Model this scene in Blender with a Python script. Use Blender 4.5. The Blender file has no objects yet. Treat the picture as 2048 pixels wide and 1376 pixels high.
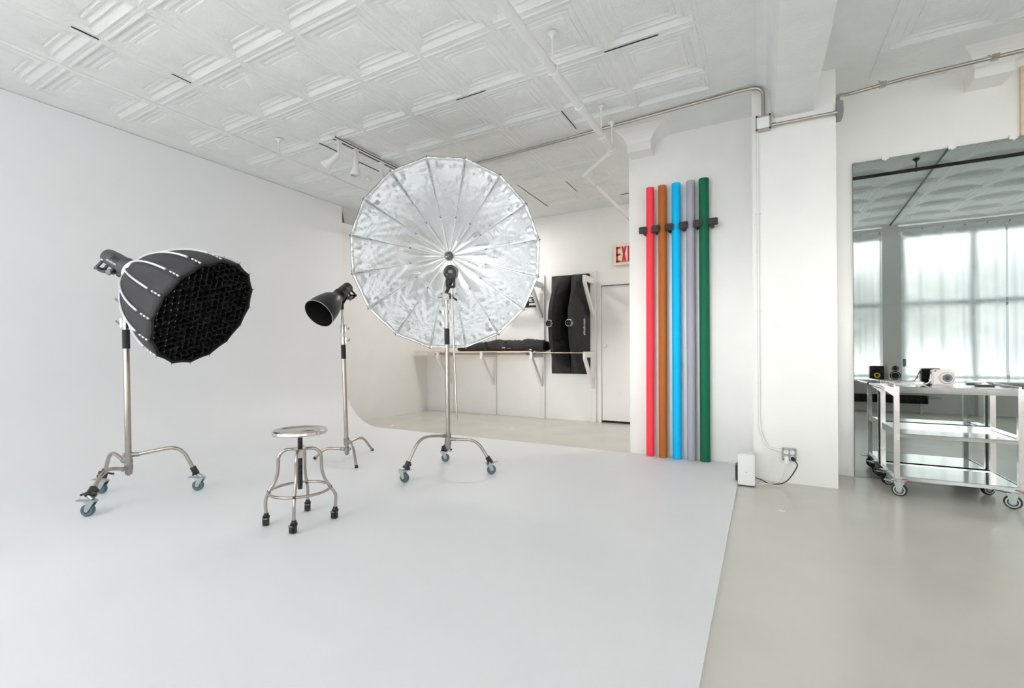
import bpy, bmesh, math, random
from mathutils import Vector as V, Matrix
random.seed(7)
PI = math.pi
C = bpy.context.scene.collection
H = 1.0577          # camera height
CZ = 3.2505         # ceiling height

# ------------------------------------------------------------------ materials
def srgb(c):
    return tuple(((v/255)/12.92 if v/255 <= .04045 else ((v/255+.055)/1.055)**2.4) for v in c)+(1,)
def mat(name, col, rough=.5, metal=0, bump=0, bscale=60, var=0, vscale=4, spec=.5, detail=4, coat=0, rvar=0):
    m = bpy.data.materials.new(name); m.use_nodes = True
    nt = m.node_tree; b = nt.nodes['Principled BSDF']
    b.inputs['Base Color'].default_value = srgb(col); b.inputs['Roughness'].default_value = rough
    b.inputs['Metallic'].default_value = metal; b.inputs['Specular IOR Level'].default_value = spec
    if coat: b.inputs['Coat Weight'].default_value = coat
    tc = nt.nodes.new('ShaderNodeTexCoord')
    if bump:
        n = nt.nodes.new('ShaderNodeTexNoise'); n.inputs['Scale'].default_value = bscale; n.inputs['Detail'].default_value = detail
        bp = nt.nodes.new('ShaderNodeBump'); bp.inputs['Strength'].default_value = bump; bp.inputs['Distance'].default_value = .01
        nt.links.new(tc.outputs['Object'], n.inputs['Vector']); nt.links.new(n.outputs['Fac'], bp.inputs['Height'])
        nt.links.new(bp.outputs['Normal'], b.inputs['Normal'])
    n2 = nt.nodes.new('ShaderNodeTexNoise'); n2.inputs['Scale'].default_value = vscale; n2.inputs['Detail'].default_value = 3
    nt.links.new(tc.outputs['Object'], n2.inputs['Vector'])
    mr = nt.nodes.new('ShaderNodeMapRange'); mr.inputs['From Min'].default_value = .3; mr.inputs['From Max'].default_value = .7
    v = var or .015
    mr.inputs['To Min'].default_value = 1-v; mr.inputs['To Max'].default_value = 1+v
    nt.links.new(n2.outputs['Fac'], mr.inputs['Value'])
    mx = nt.nodes.new('ShaderNodeVectorMath'); mx.operation = 'SCALE'
    mx.inputs[0].default_value = srgb(col)[:3]
    nt.links.new(mr.outputs['Result'], mx.inputs['Scale']); nt.links.new(mx.outputs['Vector'], b.inputs['Base Color'])
    if rvar:
        m2 = nt.nodes.new('ShaderNodeMapRange'); m2.inputs['To Min'].default_value = max(0, rough-rvar); m2.inputs['To Max'].default_value = rough+rvar
        nt.links.new(n2.outputs['Fac'], m2.inputs['Value']); nt.links.new(m2.outputs['Result'], b.inputs['Roughness'])
    return m
M = {}
M['wall'] = mat('wall_paint', (240,239,237), .6, bump=.05, bscale=120)
M['cyc'] = mat('cyclorama_paint', (240,241,244), .48, bump=.03, bscale=90, var=.012, vscale=1.5)
M['ceil'] = mat('ceiling_paint', (232,234,233), .5, bump=.4, bscale=55, var=.03, vscale=6, detail=6)
M['rack'] = mat('rack_paint', (236,234,232), .5)
M['floor'] = mat('grey_floor', (206,203,195), .24, bump=.03, bscale=14, var=.03, vscale=2.2, rvar=.08)
M['crack'] = mat('gap_black', (40,38,36), .9)
M['steel'] = mat('brushed_steel', (172,164,157), .27, 1, var=.06, vscale=30)
M['chrome'] = mat('chrome', (188,186,184), .22, 1, var=.05, vscale=20)
M['cart'] = mat('cart_steel', (232,229,228), .26, 1, bump=.05, bscale=30, var=.05, vscale=10, rvar=.05)
M['tray'] = mat('tray_steel', (232,233,234), .10, 1, bump=.04, bscale=9, var=.04, vscale=8)
M['black'] = mat('black_plastic', (30,31,32), .45)
M['blackm'] = mat('black_matte', (34,34,35), .8)
M['rubber'] = mat('rubber', (26,26,27), .6)
M['cloth'] = mat('black_cloth', (46,46,47), .85, bump=.4, bscale=9, var=.05, vscale=5)
M['greycloth'] = mat('charcoal_cloth', (48,46,50), .8, bump=.3, bscale=12, var=.05, vscale=8)
M['piping'] = mat('light_piping', (205,207,215), .5)
M['grid'] = mat('grid_fabric', (17,17,19), .85)
M['diff'] = mat('diffuser_white', (225,225,228), .8)
M['teal'] = mat('teal_tread', (36,92,104), .5)
M['greyrub'] = mat('grey_hub', (110,108,106), .5)
M['zinc'] = mat('zinc_plate', (176,184,184), .36, .85, var=.05, vscale=40)
M['strobe'] = mat('strobe_grey', (62,66,67), .5)
M['reflector'] = mat('reflector_black', (38,40,41), .38)
M['refin'] = mat('reflector_inside', (20,20,21), .6)
M['white'] = mat('white_plastic', (238,238,240), .4)
M['whitep'] = mat('white_pipe', (232,232,230), .4)
M['emt'] = mat('conduit_zinc', (176,172,166), .32, 1, var=.08, vscale=60)
M['red'] = mat('paper_red', (238,64,80), .65, spec=.25)
M['brown'] = mat('paper_brown', (170,96,42), .65, spec=.25)
M['cyan'] = mat('paper_cyan', (0,176,232), .65, spec=.2)
M['lilac'] = mat('paper_grey', (162,160,172), .65, spec=.25)
M['green'] = mat('paper_green', (14,98,68), .65, spec=.25)
M['foam'] = mat('foam_black', (52,50,50), .75)
M['exitw'] = mat('exit_white', (240,226,206), .5)
M['exitr'] = mat('exit_red', (196,40,54), .5)
M['ply'] = mat('plywood', (214,186,150), .6, var=.08, vscale=20)
M['hubmetal'] = mat('hub_metal', (150,148,146), .35, .95, var=.12, vscale=50)
M['stain'] = mat('weld_stain', (74,58,50), .5, .6)
M['ironpipe'] = mat('iron_pipe', (70,68,64), .5)
M['wood'] = mat('raw_wood', (206,184,158), .6, var=.1, vscale=14)
M['seat'] = mat('stool_steel', (205,200,196), .16, 1, var=.08, vscale=20, rvar=.06)
M['cam'] = mat('camera_beige', (214,206,202), .42)
M['lens'] = mat('lens_glass', (24,26,34), .06, coat=1)
M['lensring'] = mat('lens_ring', (96,98,110), .35)
M['yellow'] = mat('speaker_yellow', (232,208,30), .5)
M['spkw'] = mat('speaker_white', (240,240,236), .5)
M['cone'] = mat('speaker_cone', (28,28,30), .5)
M['frame'] = mat('window_frame', (196,208,222), .5)
M['sillp'] = mat('sill_paint', (232,232,226), .4)
M['cordw'] = mat('white_cord', (236,234,228), .5)
M['greybox'] = mat('outlet_steel', (150,150,152), .35, .8, var=.08, vscale=60)
M['leaf'] = mat('foliage', (120,140,80), .7, bump=.5, bscale=8, var=.3, vscale=9)
M['brickout'] = mat('outdoor_ground', (150,148,142), .9)
M['bulb'] = mat('bulb_glass', (225,225,222), .25)
def glow():
    m = bpy.data.materials.new('fill_lamp_glow'); m.use_nodes = True; b = m.node_tree.nodes['Principled BSDF']
    b.inputs['Emission Color'].default_value = (1,.95,.89,1); b.inputs['Emission Strength'].default_value = 3; return m
M['fillglow'] = glow()  # glow of the added alcove fill lamps
# silver umbrella fabric: folds in the bump
def silver():
    m = mat('silver_fabric', (238,240,242), .24, .96, bump=0, var=.03, vscale=6)
    nt = m.node_tree; b = nt.nodes['Principled BSDF']
    tc = nt.nodes.new('ShaderNodeTexCoord')
    n = nt.nodes.new('ShaderNodeTexNoise'); n.inputs['Scale'].default_value = 3.6; n.inputs['Detail'].default_value = 4; n.inputs['Distortion'].default_value = 1.2
    n2 = nt.nodes.new('ShaderNodeTexNoise'); n2.inputs['Scale'].default_value = 38; n2.inputs['Detail'].default_value = 4; n2.inputs['Distortion'].default_value = .6
    ad = nt.nodes.new('ShaderNodeMath'); ad.operation = 'MULTIPLY_ADD'; ad.inputs[1].default_value = .10
    bp = nt.nodes.new('ShaderNodeBump'); bp.inputs['Strength'].default_value = .26; bp.inputs['Distance'].default_value = .04
    for k in (n, n2): nt.links.new(tc.outputs['Object'], k.inputs['Vector'])
    nt.links.new(n2.outputs['Fac'], ad.inputs[0]); nt.links.new(n.outputs['Fac'], ad.inputs[2])
    nt.links.new(ad.outputs[0], bp.inputs['Height']); nt.links.new(bp.outputs['Normal'], b.inputs['Normal'])
    return m
M['silver'] = silver()
def mirror_mat():
    m = bpy.data.materials.new('mirror_glass'); m.use_nodes = True; b = m.node_tree.nodes['Principled BSDF']
    b.inputs['Base Color'].default_value = (.43,.468,.460,1); b.inputs['Metallic'].default_value = 1; b.inputs['Roughness'].default_value = .004
    return m
M['mirror'] = mirror_mat()
def glass_mat():
    m = bpy.data.materials.new('pane_glass'); m.use_nodes = True; nt = m.node_tree
    for n in list(nt.nodes): nt.nodes.remove(n)
    o = nt.nodes.new('ShaderNodeOutputMaterial'); t = nt.nodes.new('ShaderNodeBsdfTransparent'); g = nt.nodes.new('ShaderNodeBsdfGlossy')
    t.inputs['Color'].default_value = (.96,.965,.96,1); g.inputs['Roughness'].default_value = .02
    x = nt.nodes.new('ShaderNodeMixShader'); x.inputs['Fac'].default_value = .06
    nt.links.new(t.outputs[0], x.inputs[1]); nt.links.new(g.outputs[0], x.inputs[2]); nt.links.new(x.outputs[0], o.inputs[0])
    return m
M['glass'] = glass_mat()
def sheer_mat():
    m = bpy.data.materials.new('sheer_curtain'); m.use_nodes = True; nt = m.node_tree
    for n in list(nt.nodes): nt.nodes.remove(n)
    o = nt.nodes.new('ShaderNodeOutputMaterial'); t = nt.nodes.new('ShaderNodeBsdfTransparent'); tl = nt.nodes.new('ShaderNodeBsdfTranslucent'); d = nt.nodes.new('ShaderNodeBsdfDiffuse')
    t.inputs['Color'].default_value = (1,1,1,1); tl.inputs['Color'].default_value = (.9,.9,.9,1); d.inputs['Color'].default_value = (.88,.87,.86,1)
    x = nt.nodes.new('ShaderNodeMixShader'); x.inputs['Fac'].default_value = .22
    y = nt.nodes.new('ShaderNodeMixShader'); y.inputs['Fac'].default_value = .125
    nt.links.new(tl.outputs[0], x.inputs[1]); nt.links.new(d.outputs[0], x.inputs[2])
    nt.links.new(x.outputs[0], y.inputs[1]); nt.links.new(t.outputs[0], y.inputs[2]); nt.links.new(y.outputs[0], o.inputs[0])
    return m
M['sheer'] = sheer_mat()

# ------------------------------------------------------------------ mesh helpers
class MB:
    def __init__(s): s.v = []; s.f = []; s.m = []
    def add(s, vs, fs, mi=0):
        o = len(s.v); s.v += [V(p) for p in vs]; s.f += [tuple(i+o for i in f) for f in fs]; s.m += [mi]*len(fs); return s
    def box(s, a, b, mi=0):
        x0,y0,z0 = a; x1,y1,z1 = b
        x0,x1 = min(x0,x1),max(x0,x1); y0,y1 = min(y0,y1),max(y0,y1); z0,z1 = min(z0,z1),max(z0,z1)
        vs = [(x0,y0,z0),(x1,y0,z0),(x1,y1,z0),(x0,y1,z0),(x0,y0,z1),(x1,y0,z1),(x1,y1,z1),(x0,y1,z1)]
        return s.add(vs, [(0,3,2,1),(4,5,6,7),(0,1,5,4),(1,2,6,5),(2,3,7,6),(3,0,4,7)], mi)
    def obox(s, c, ax, half, mi=0):
        c = V(c); X,Y,Z = [V(a).normalized()*h for a,h in zip(ax, half)]
        vs = [c-X-Y-Z,c+X-Y-Z,c+X+Y-Z,c-X+Y-Z,c-X-Y+Z,c+X-Y+Z,c+X+Y+Z,c-X+Y+Z]
        return s.add(vs, [(0,3,2,1),(4,5,6,7),(0,1,5,4),(1,2,6,5),(2,3,7,6),(3,0,4,7)], mi)
    def bar(s, a, b, w, h, up=(0,0,1), mi=0):
        a = V(a); b = V(b); d = b-a; u = V(up); x = d.cross(u)
        if x.length < 1e-6: x = d.cross(V((1,0,0)))
        x.normalize(); z = x.cross(d).normalized()
        return s.obox((a+b)/2, (x, d, z), (w/2, d.length/2, h/2), mi)
    def tube(s, pts, r, seg=12, mi=0, caps=True, closed=False):
        pts = [V(p) for p in pts]; n = len(pts)
        rr = r if isinstance(r, (list,tuple)) else [r]*n
        def tan(i):
            if closed: return (pts[(i+1)%n]-pts[i-1]).normalized()
            a = pts[max(i-1,0)]; b = pts[min(i+1,n-1)]; return (b-a).normalized()
        t = tan(0); x = t.cross(V((0,0,1)))
        if x.length < 1e-4: x = t.cross(V((1,0,0)))
        x.normalize(); vs = []
        for i in range(n):
            t = tan(i); x = (x - t*x.dot(t))
            x.normalize(); y = t.cross(x)
            for k in range(seg):
                a = 2*PI*k/seg; vs.append(pts[i]+(x*math.cos(a)+y*math.sin(a))*rr[i])
        fs = []
        for i in range(n if closed else n-1):
            j = (i+1)%n
            for k in range(seg):
                l = (k+1)%seg; fs.append((i*seg+k, i*seg+l, j*seg+l, j*seg+k))
        if caps and not closed:
            fs.append(tuple(range(seg-1,-1,-1))); fs.append(tuple((n-1)*seg+k for k in range(seg)))
        return s.add(vs, fs, mi)
    def cyl(s, a, b, r0, r1=None, seg=20, mi=0):
        return s.tube([a,b], [r0, r0 if r1 is None else r1], seg, mi)
    def lathe(s, prof, o=(0,0,0), ax=(0,0,1), seg=32, mi=0, ref=None, closed=False):
        o = V(o); n = V(ax).normalized(); x = V(ref) if ref else n.cross(V((0,0,1)))
        x = x-n*x.dot(n)
        if x.length < 1e-4: x = n.cross(V((1,0,0)))
        x.normalize(); y = n.cross(x); vs = []; idx = []
        for r,z in prof:
            if r < 1e-6: idx.append([len(vs)]*seg); vs.append(o+n*z)
            else:
                idx.append(list(range(len(vs), len(vs)+seg)))
                for k in range(seg):
                    a = 2*PI*k/seg; vs.append(o+n*z+(x*math.cos(a)+y*math.sin(a))*r)
        fs = []
        L = list(zip(idx, idx[1:]))
        if closed: L.append((idx[-1], idx[0]))
        for A,B in L:
            for k in range(seg):
                l = (k+1)%seg
                f = []
                for q in (A[k],A[l],B[l],B[k]):
                    if q not in f: f.append(q)
                if len(f) > 2: fs.append(tuple(f))
        return s.add(vs, fs, mi)
    def ball(s, c, r, sc=(1,1,1), seg=16, mi=0):
        vs = []; rings = seg//2; fs = []
        for i in range(1, rings):
            a = PI*i/rings
            for k in range(seg):
                b = 2*PI*k/seg; vs.append(V(c)+V((math.sin(a)*math.cos(b)*r*sc[0], math.sin(a)*math.sin(b)*r*sc[1], math.cos(a)*r*sc[2])))
        t = len(vs); vs += [V(c)+V((0,0,r*sc[2])), V(c)-V((0,0,r*sc[2]))]
        for i in range(rings-2):
            for k in range(seg):
                l = (k+1)%seg; fs.append((i*seg+k,(i+1)*seg+k,(i+1)*seg+l,i*seg+l))
        for k in range(seg):
            l = (k+1)%seg; fs.append((t,k,l)); fs.append((t+1,(rings-2)*seg+l,(rings-2)*seg+k))
        return s.add(vs, fs, mi)
    def prism(s, poly, a, b, axis='y', mi=0):
        n = len(poly)
        def P(u, w, t): return (u,t,w) if axis == 'y' else ((t,u,w) if axis == 'x' else (u,w,t))
        vs = [P(u,w,a) for u,w in poly]+[P(u,w,b) for u,w in poly]
        fs = [tuple(range(n)), tuple(range(2*n-1,n-1,-1))]+[(i,i+n,(i+1)%n+n,(i+1)%n) for i in range(n)]
        return s.add(vs, fs, mi)
    def stack(s, rings, mi=0):          # rings: list of equal-length vertex loops
        n = len(rings[0]); vs = [p for r in rings for p in r]
        fs = [(i*n+k, i*n+(k+1)%n, (i+1)*n+(k+1)%n, (i+1)*n+k) for i in range(len(rings)-1) for k in range(n)]
        fs += [tuple(range(n-1,-1,-1)), tuple((len(rings)-1)*n+k for k in range(n))]
        return s.add(vs, fs, mi)
    def build(s, name, mats, parent=None, smooth=True, bevel=0, angle=35):
        me = bpy.data.meshes.new(name)
        off = parent_loc(parent) if parent else V((0,0,0))
        me.from_pydata([tuple(p-off) for p in s.v], [], s.f)
        if not isinstance(mats, (list,tuple)): mats = [mats]
        for q in mats: me.materials.append(M[q])
        me.polygons.foreach_set('material_index', s.m)
        bm = bmesh.new(); bm.from_mesh(me); bmesh.ops.recalc_face_normals(bm, faces=bm.faces)
        if bevel:
            es = [e for e in bm.edges if len(e.link_faces) == 2 and e.calc_face_angle(0) > .6]
            bmesh.ops.bevel(bm, geom=es, offset=bevel, segments=2, affect='EDGES', clamp_overlap=True)
        bm.to_mesh(me); bm.free()
        if smooth:
            me.shade_smooth(); me.set_sharp_from_angle(angle=math.radians(angle))
        o = bpy.data.objects.new(name, me); C.objects.link(o)
        if parent: o.parent = parent
        return o
def parent_loc(p):
    q = V((0,0,0))
    while p: q = q+p.location; p = p.parent
    return q
def fillet(pts, rad, n=6):
    pts = [V(p) for p in pts]; out = [pts[0]]
    for i in range(1, len(pts)-1):
        a,b,c = pts[i-1],pts[i],pts[i+1]
        u = (a-b); w = (c-b); k = min(rad, u.length*.48, w.length*.48)
        p0 = b+u.normalized()*k; p1 = b+w.normalized()*k
        for j in range(n+1):
            t = j/n; out.append(p0*(1-t)**2+b*2*t*(1-t)+p1*t*t)
    out.append(pts[-1]); return out
def thing(name, label, cat, loc, group=None):
    o = bpy.data.objects.new(name, None); C.objects.link(o); o.location = loc; o.empty_display_size = .1
    o['label'] = label; o['category'] = cat
    if group: o['group'] = group
    return o
def tag(o, label, cat, group=None):
    o['label'] = label; o['category'] = cat
    if group: o['group'] = group
    return o
def struct(o): o['kind'] = 'structure'; return o
def frame(n, ref=(0,0,1)):
    n = V(n).normalized(); x = V(ref).cross(n).normalized(); y = n.cross(x); return n, x, y

# ------------------------------------------------------------------ room shell
XR = 7.0; YF = -.75; YB = 6.785
struct(MB().box((-6.1,YF-.2,-.12),(XR+.2,YB+.2,0)).build('floor','floor',smooth=False))
# cyclorama: floor sheet, cove and left wall in one sweep
prof = [(-.18,0),(-.18,.012),(-4.75,.012)]
for k in range(1,19):
    a = k/18*PI/2; prof.append((-4.75-.70*math.sin(a), .012+.70*(1-math.cos(a))))
prof += [(-5.47,1.3),(-5.49,CZ-.004),(-5.56,CZ-.004),(-5.56,0)]
struct(MB().prism(prof, YF, 4.80,'y').build('wall_left','cyc',angle=30))
struct(MB().box((-5.62,4.80,0),(-5.50,YB,3.012)).build('wall_alcove','wall',smooth=False))
struct(MB().box((-6.10,YF-.2,0),(-5.92,YB+.2,CZ+.05)).build('wall_far_left','wall',smooth=False))
b = MB()
b.box((-6.1,YB,0),(-2.150,YB+.15,CZ)); b.box((-1.22,YB,0),(2.05,YB+.15,CZ)); b.box((-2.150,YB,2.07),(-1.22,YB+.15,CZ))
struct(b.build('wall_back','wall',smooth=False))
struct(MB().box((-1.22,4.82,0),(-.068,5.0,CZ)).build('wall_middle','wall',smooth=False))
struct(MB().box((1.9,5.0,0),(2.05,YB,CZ)).build('wall_alcove_right','wall',smooth=False))
struct(MB().box((-.068,4.315,0),(.508,4.82,CZ)).build('wall_pier','wall',smooth=False,bevel=.003))
struct(MB().box((.508,4.82,0),(XR+.2,5.0,CZ)).build('wall_right','wall',smooth=False))
struct(MB().box((XR,YF,0),(XR+.2,4.82,CZ)).build('wall_far_right','wall',smooth=False))

# ceiling with pressed tin tiles
PR = [(0,0),(.012,.002),(.03,.0),(.036,-.005),(.052,-.006),(.060,-.001),(.075,.003),(.105,.019),(.125,.021),(.134,.013),(.150,.011),(.185,.024),(.200,.025),(.207,.017),(.235,.016),(.245,.021),(.262,.021),(.272,.015)]
def tile(mb, x0, y0, x1, y1, sc=1., wob=.0015):
    w = x1-x0; h = y1-y0; m = min(w,h)/.61
    rings = []
    for d,z in PR:
        q = d*.6096*m
        rings.append((x0+q,y0+q,x1-q,y1-q,z*sc*.72))
    vs = []; n = 8
    for ri,(a,b,c,d,z) in enumerate(rings):
        P = []
        for k in range(n): P.append((a+(c-a)*k/n, b))
        for k in range(n): P.append((c, b+(d-b)*k/n))
        for k in range(n): P.append((c-(c-a)*k/n, d))
        for k in range(n): P.append((a, d-(d-b)*k/n))
        amp = [1.35]*n+[.5]*n+[1.35]*n+[.5]*n; amp[n] = amp[2*n] = amp[3*n] = .9; amp[0] = .9
        for p in P:
            e = 0 if ri == 0 else random.uniform(-wob, wob)
            vs.append((p[0]+e, p[1]+e, CZ+z*amp[len(vs)%len(P)]+(e*.6 if ri else 0)))
    L = 4*n; fs = []
    for r in range(len(rings)-1):
        for k in range(L): fs.append((r*L+k, r*L+(k+1)%L, (r+1)*L+(k+1)%L, (r+1)*L+k))
    cx = len(vs); a,b_,c,d,z = rings[-1]
    vs.append(((a+c)/2,(b_+d)/2,CZ+z*1.0+random.uniform(-.002,.002)))
    s = (len(rings)-1)*L
    for k in range(L): fs.append((s+k, s+(k+1)%L, cx))
    mb.add(vs, fs)
mb = MB()
X = [(-3.61546+1.00805*i)*.6096 for i in range(-5,4)]; Y = [2.652+.6096*j for j in range(-6,7)]
for i in range(8):
    for j in range(12):
        if X[i] >= -1.6 and Y[j+1] > 3.9: continue
        tile(mb, X[i], Y[j], X[i+1], Y[j+1])
for i in (6,7): tile(mb, X[i], Y[8], X[i+1], 4.15, .9)
XR_ = [.79+.6096*i for i in range(0,11)]; YR_ = [4.262-.6096*j for j in range(0,9)]
for i in range(10):
    for j in range(8): tile(mb, XR_[i], YR_[j+1], XR_[i+1], YR_[j])
def flat(x0,y0,x1,y1,z=CZ): mb.add([(x0,y0,z),(x1,y0,z),(x1,y1,z),(x0,y1,z)],[(0,1,2,3)])
flat(-6.1,-1.1,X[0],7); flat(X[0],Y[12],X[6],7); flat(X[6],4.15,X[8],7); flat(X[8],-1.1,.79,7); flat(.79,YR_[0],7.3,7)
flat(X[0],-1.1,X[8],Y[0])
mb.box((-6,-1.2,CZ+.06),(7.4,7.1,CZ+.16))
mb.bar((.79,-1.0,CZ-.001),(.775,4.62,CZ-.001),.022,.012)
mb.bar((.79,4.262,CZ),(7,4.262,CZ),.02,.008)
mb.bar((X[8],-.75,CZ),(X[8],4.16,CZ),.012,.006)
mb.bar((-.035,-.75,CZ),(-.035,4.315,CZ),.02,.012)
mb.bar((-.40,4.25,CZ),(-.05,4.22,CZ),.01,.006)
# open black seams
for a,b_,wd in [((-4.045,1.285),(-4.045,1.43),.006),((-4.045,1.88),(-4.045,2.02),.002),((-2.32,3.262),(-2.02,3.262),.003),((-1.0,3.262),(-.62,3.262),.005),((-1.589,3.87),(-1.589,4.25),.004),((-1.589,6.32),(-1.589,6.72),.007),((-1.72,6.32),(-1.6,6.32),.006),((-2.8,5.3),(-2.81,6.3),.003),((-4.04,3.24),(-4.04,3.47),.006),((-4.045,3.75),(-4.045,4.1),.006),((-2.2,5.5),(-2.2,5.9),.003)]:
    mb.bar((a[0],a[1],CZ-.0035),(b_[0],b_[1],CZ-.0035),wd,.006,mi=1)
struct(mb.build('ceiling',['ceil','crack'],angle=28))
# ceiling beam running to the pier
bp = [(.096,2.96),(.363,2.957),(.368,2.985),(.372,3.06),(.385,3.12),(.40,3.17),(.43,CZ+.02),(-.03,CZ+.02),(-.028,3.235),(.0,3.225),(.035,3.20),(.058,3.16),(.068,3.11),(.072,3.03),(.086,2.985)]
struct(MB().prism(bp, YF, 4.314,'y').build('trim_1','ceil',angle=20))
# capitals at the wall heads
def capital(name, x0, x1, y1, yf, sidel=True, mirror=None):
    m = MB(); rings = []
    for z,e in [(3.068,0),(3.15,.0),(3.155,.004),(3.18,.02),(3.205,.045),(3.225,.08),(3.238,.115),(CZ+.003,.17)]:
        rings.append([(x0-e*.6,yf-e,z),(x1+e,yf-e,z),(x1+e,y1,z),(x0-e*.6,y1,z)])
    return struct(m.stack(rings).build(name,'wall',smooth=False))
capital('trim_2',-1.19,-.955,4.86,4.625)
capital('trim_3',1.385,1.60,4.86,4.61)
# old plaster head above the alcove partition
m = MB(); 
rings = []
for z,e in [(2.80,0),(3.06,0),(3.075,.012),(3.11,.03),(3.16,.06),(3.20,.10),(3.23,.15),(CZ,.20)]:
    rings.append([(-5.93,5.00-e,z),(-5.66+e*.7,5.00-e,z),(-5.66+e*.7,5.16+e,z),(-5.93,5.16+e,z)])
m.stack(rings); m.box((-5.93,4.80,2.9),(-5.80,YB,3.06))
struct(m.build('trim_4','ceil',smooth=False))
# thin timber edge above the mirror
struct(MB().box((1.693,4.795,2.655),(1.76,4.82,3.17)).build('trim_5','wood',smooth=False))

# door in the back wall
d = MB().box((-2.142,YB+.012,.028),(-1.24,YB+.05,2.062)).build('door_1','rack',smooth=False); struct(d)
MB().lathe([(0,0),(.012,.002),(.012,.03),(.024,.036),(.030,.05),(.027,.062),(.012,.07),(0,.071)],(-2.09,YB+.012,1.155),(0,-1,0),24).build('door_knob','whitep',d)
m = MB(); m.box((-2.205,YB-.018,0),(-2.148,YB+.02,2.12)); m.box((-2.146,YB-.018,2.07),(-1.22,YB+.02,2.12))
struct(m.build('trim_6','rack',smooth=False,bevel=.003))
struct(MB().box((-2.148,YB+.001,0),(-1.22,YB+.14,.012)).build('trim_7','crack',smooth=False))
struct(MB().box((-2.150,YB+.10,0),(-1.22,YB+.14,2.07)).build('trim_8','crack',smooth=False))

# ------------------------------------------------------------------ window wall behind the camera
piers = [(-5.56,-5.2),(-4.07,-3.80),(-1.12,-.85),(1.845,2.10),(4.80,5.06),(6.75,7.0)]
b = MB(); b.box((-6.1,YF-.2,0),(XR,YF,.54)); b.box((-6.1,YF-.2,3.13),(XR,YF,CZ)); b.box((-6.1,YF-.2,.5),(-5.5,YF,3.2))
b.box((3.08,YF,0),(3.24,-.60,.36)); struct(b.build('wall_front','wall',smooth=False))
for k,(a,c) in enumerate(piers):
    m = MB(); m.box((a,YF-.2,.54),(c,-.56,3.07)); m.box((a+.02,YF-.15,3.07),(c-.02,-.62,CZ))
    struct(m.build('wall_front_pier' if k == 0 else 'wall_front_pier_%s' % 'abcdefg'[k],'wall',smooth=False))
wn = 0
for k in range(5):
    x0 = piers[k][1]; x1 = piers[k+1][0]; n = max(2, round((x1-x0)/.92))
    wn += 1
    f = MB()
    f.box((x0,YF-.16,.60),(x1,YF-.10,.66)); f.box((x0,YF-.16,3.05),(x1,YF-.10,3.13))
    f.box((x0,YF-.17,1.86),(x1,YF-.10,1.94))
    for q in range(n+1):
        xx = x0+(x1-x0)*q/n; f.box((max(x0,xx-.035),YF-.16,.54),(min(x1,xx+.035),YF-.10,3.13))
    fo = struct(f.build('window_%d' % wn,'frame',smooth=False))
    MB().box((x0,YF-.135,.6),(x1,YF-.13,3.1)).build('window_pane','glass',fo,smooth=False)
    s = MB(); s.box((x0,YF-.1,.535),(x1,-.44,.56)); s.box((x0,YF,.36),(x1,YF+.02,.535))
    struct(s.build('trim_%d' % (8+wn),'sillp',smooth=False,bevel=.004))
# curtains
def curtain(x0, x1, lab, ph, group='sheer white curtains over the studio windows'):
    t = thing('sheer_curtain', lab, 'curtain', ((x0+x1)/2,-.60,.56), group)
    m = MB(); n = int((x1-x0)*42); zs = [.565,.6,.8,1.2,1.7,2.2,2.7,2.98,3.08,3.13]
    vs = []
    for zi,z in enumerate(zs):
        for k in range(n+1):
            u = k/n; x = x0+(x1-x0)*u
            s_ = x*1.0
            a = .030*math.sin(s_*21+ph+.5*math.sin(z*1.1+s_*2))+.016*math.sin(s_*47+ph*2+.4*z)+.01*math.sin(s_*9+z)
            a *= (.55+.45*(1-abs((z-1.3)/1.9)))
            sag = .018*abs(math.sin((x-x0)*PI/.27)) if zi >= 8 else 0
            flare = .05*(1-(z-.565)/.25) if z < .8 else 0
            vs.append((x, -.62+a+flare*abs(math.sin(s_*8+ph)), z-sag))
    fs = [(i*(n+1)+k, i*(n+1)+k+1, (i+1)*(n+1)+k+1, (i+1)*(n+1)+k) for i in range(len(zs)-1) for k in range(n)]
    m.add(vs, fs).build('fabric','sheer',t,angle=180)
    x = x0+.02
    while x < x1:
        MB().ball((x,-.62,3.145),.012,seg=8).build('curtain_clip','chrome',t); x += .27
    MB().cyl((x0,-.62,3.165),(x1,-.62,3.165),.008,seg=8).build('curtain_wire','whitep',t)
    return t
curtain(2.11,3.42,'sheer white curtain right of the plaster pier, seen in the mirror',.3)
curtain(3.45,4.78,'second sheer white curtain from the plaster pier in the mirror, with a deep fold',1.7)
curtain(.45,1.83,'narrow visible sheer curtain left of the plaster pier in the mirror',2.9)
curtain(-.83,.42,'sheer white curtain behind the camera position',4.)
curtain(-3.78,-1.14,'sheer white curtain behind the white studio floor',1.)
curtain(-5.18,-4.09,'sheer white curtain at the cyclorama end of the windows',2.)
curtain(5.08,6.73,'sheer white curtain at the far right end of the windows',3.)
# radiator under the sill
t = thing('radiator','low black finned radiator under the window sill, seen in the mirror','radiator',(1.95,-.62,0))
m = MB(); m.box((1.2,-.66,.17),(2.45,-.56,.30)); 
for k in range(60): m.box((1.2+k*.0208,-.665,.165),(1.208+k*.0208,-.55,.305))
m.build('fins','black',t,smooth=False)
MB().tube(fillet([(2.45,-.61,.27),(2.62,-.61,.27),(2.62,-.61,.25)],.02),.014,10).build('valve','chrome',t)
for x in (1.3,2.35): MB().box((x,-.64,0),(x+.03,-.58,.17)).build('foot','rack',t,smooth=False)
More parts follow.
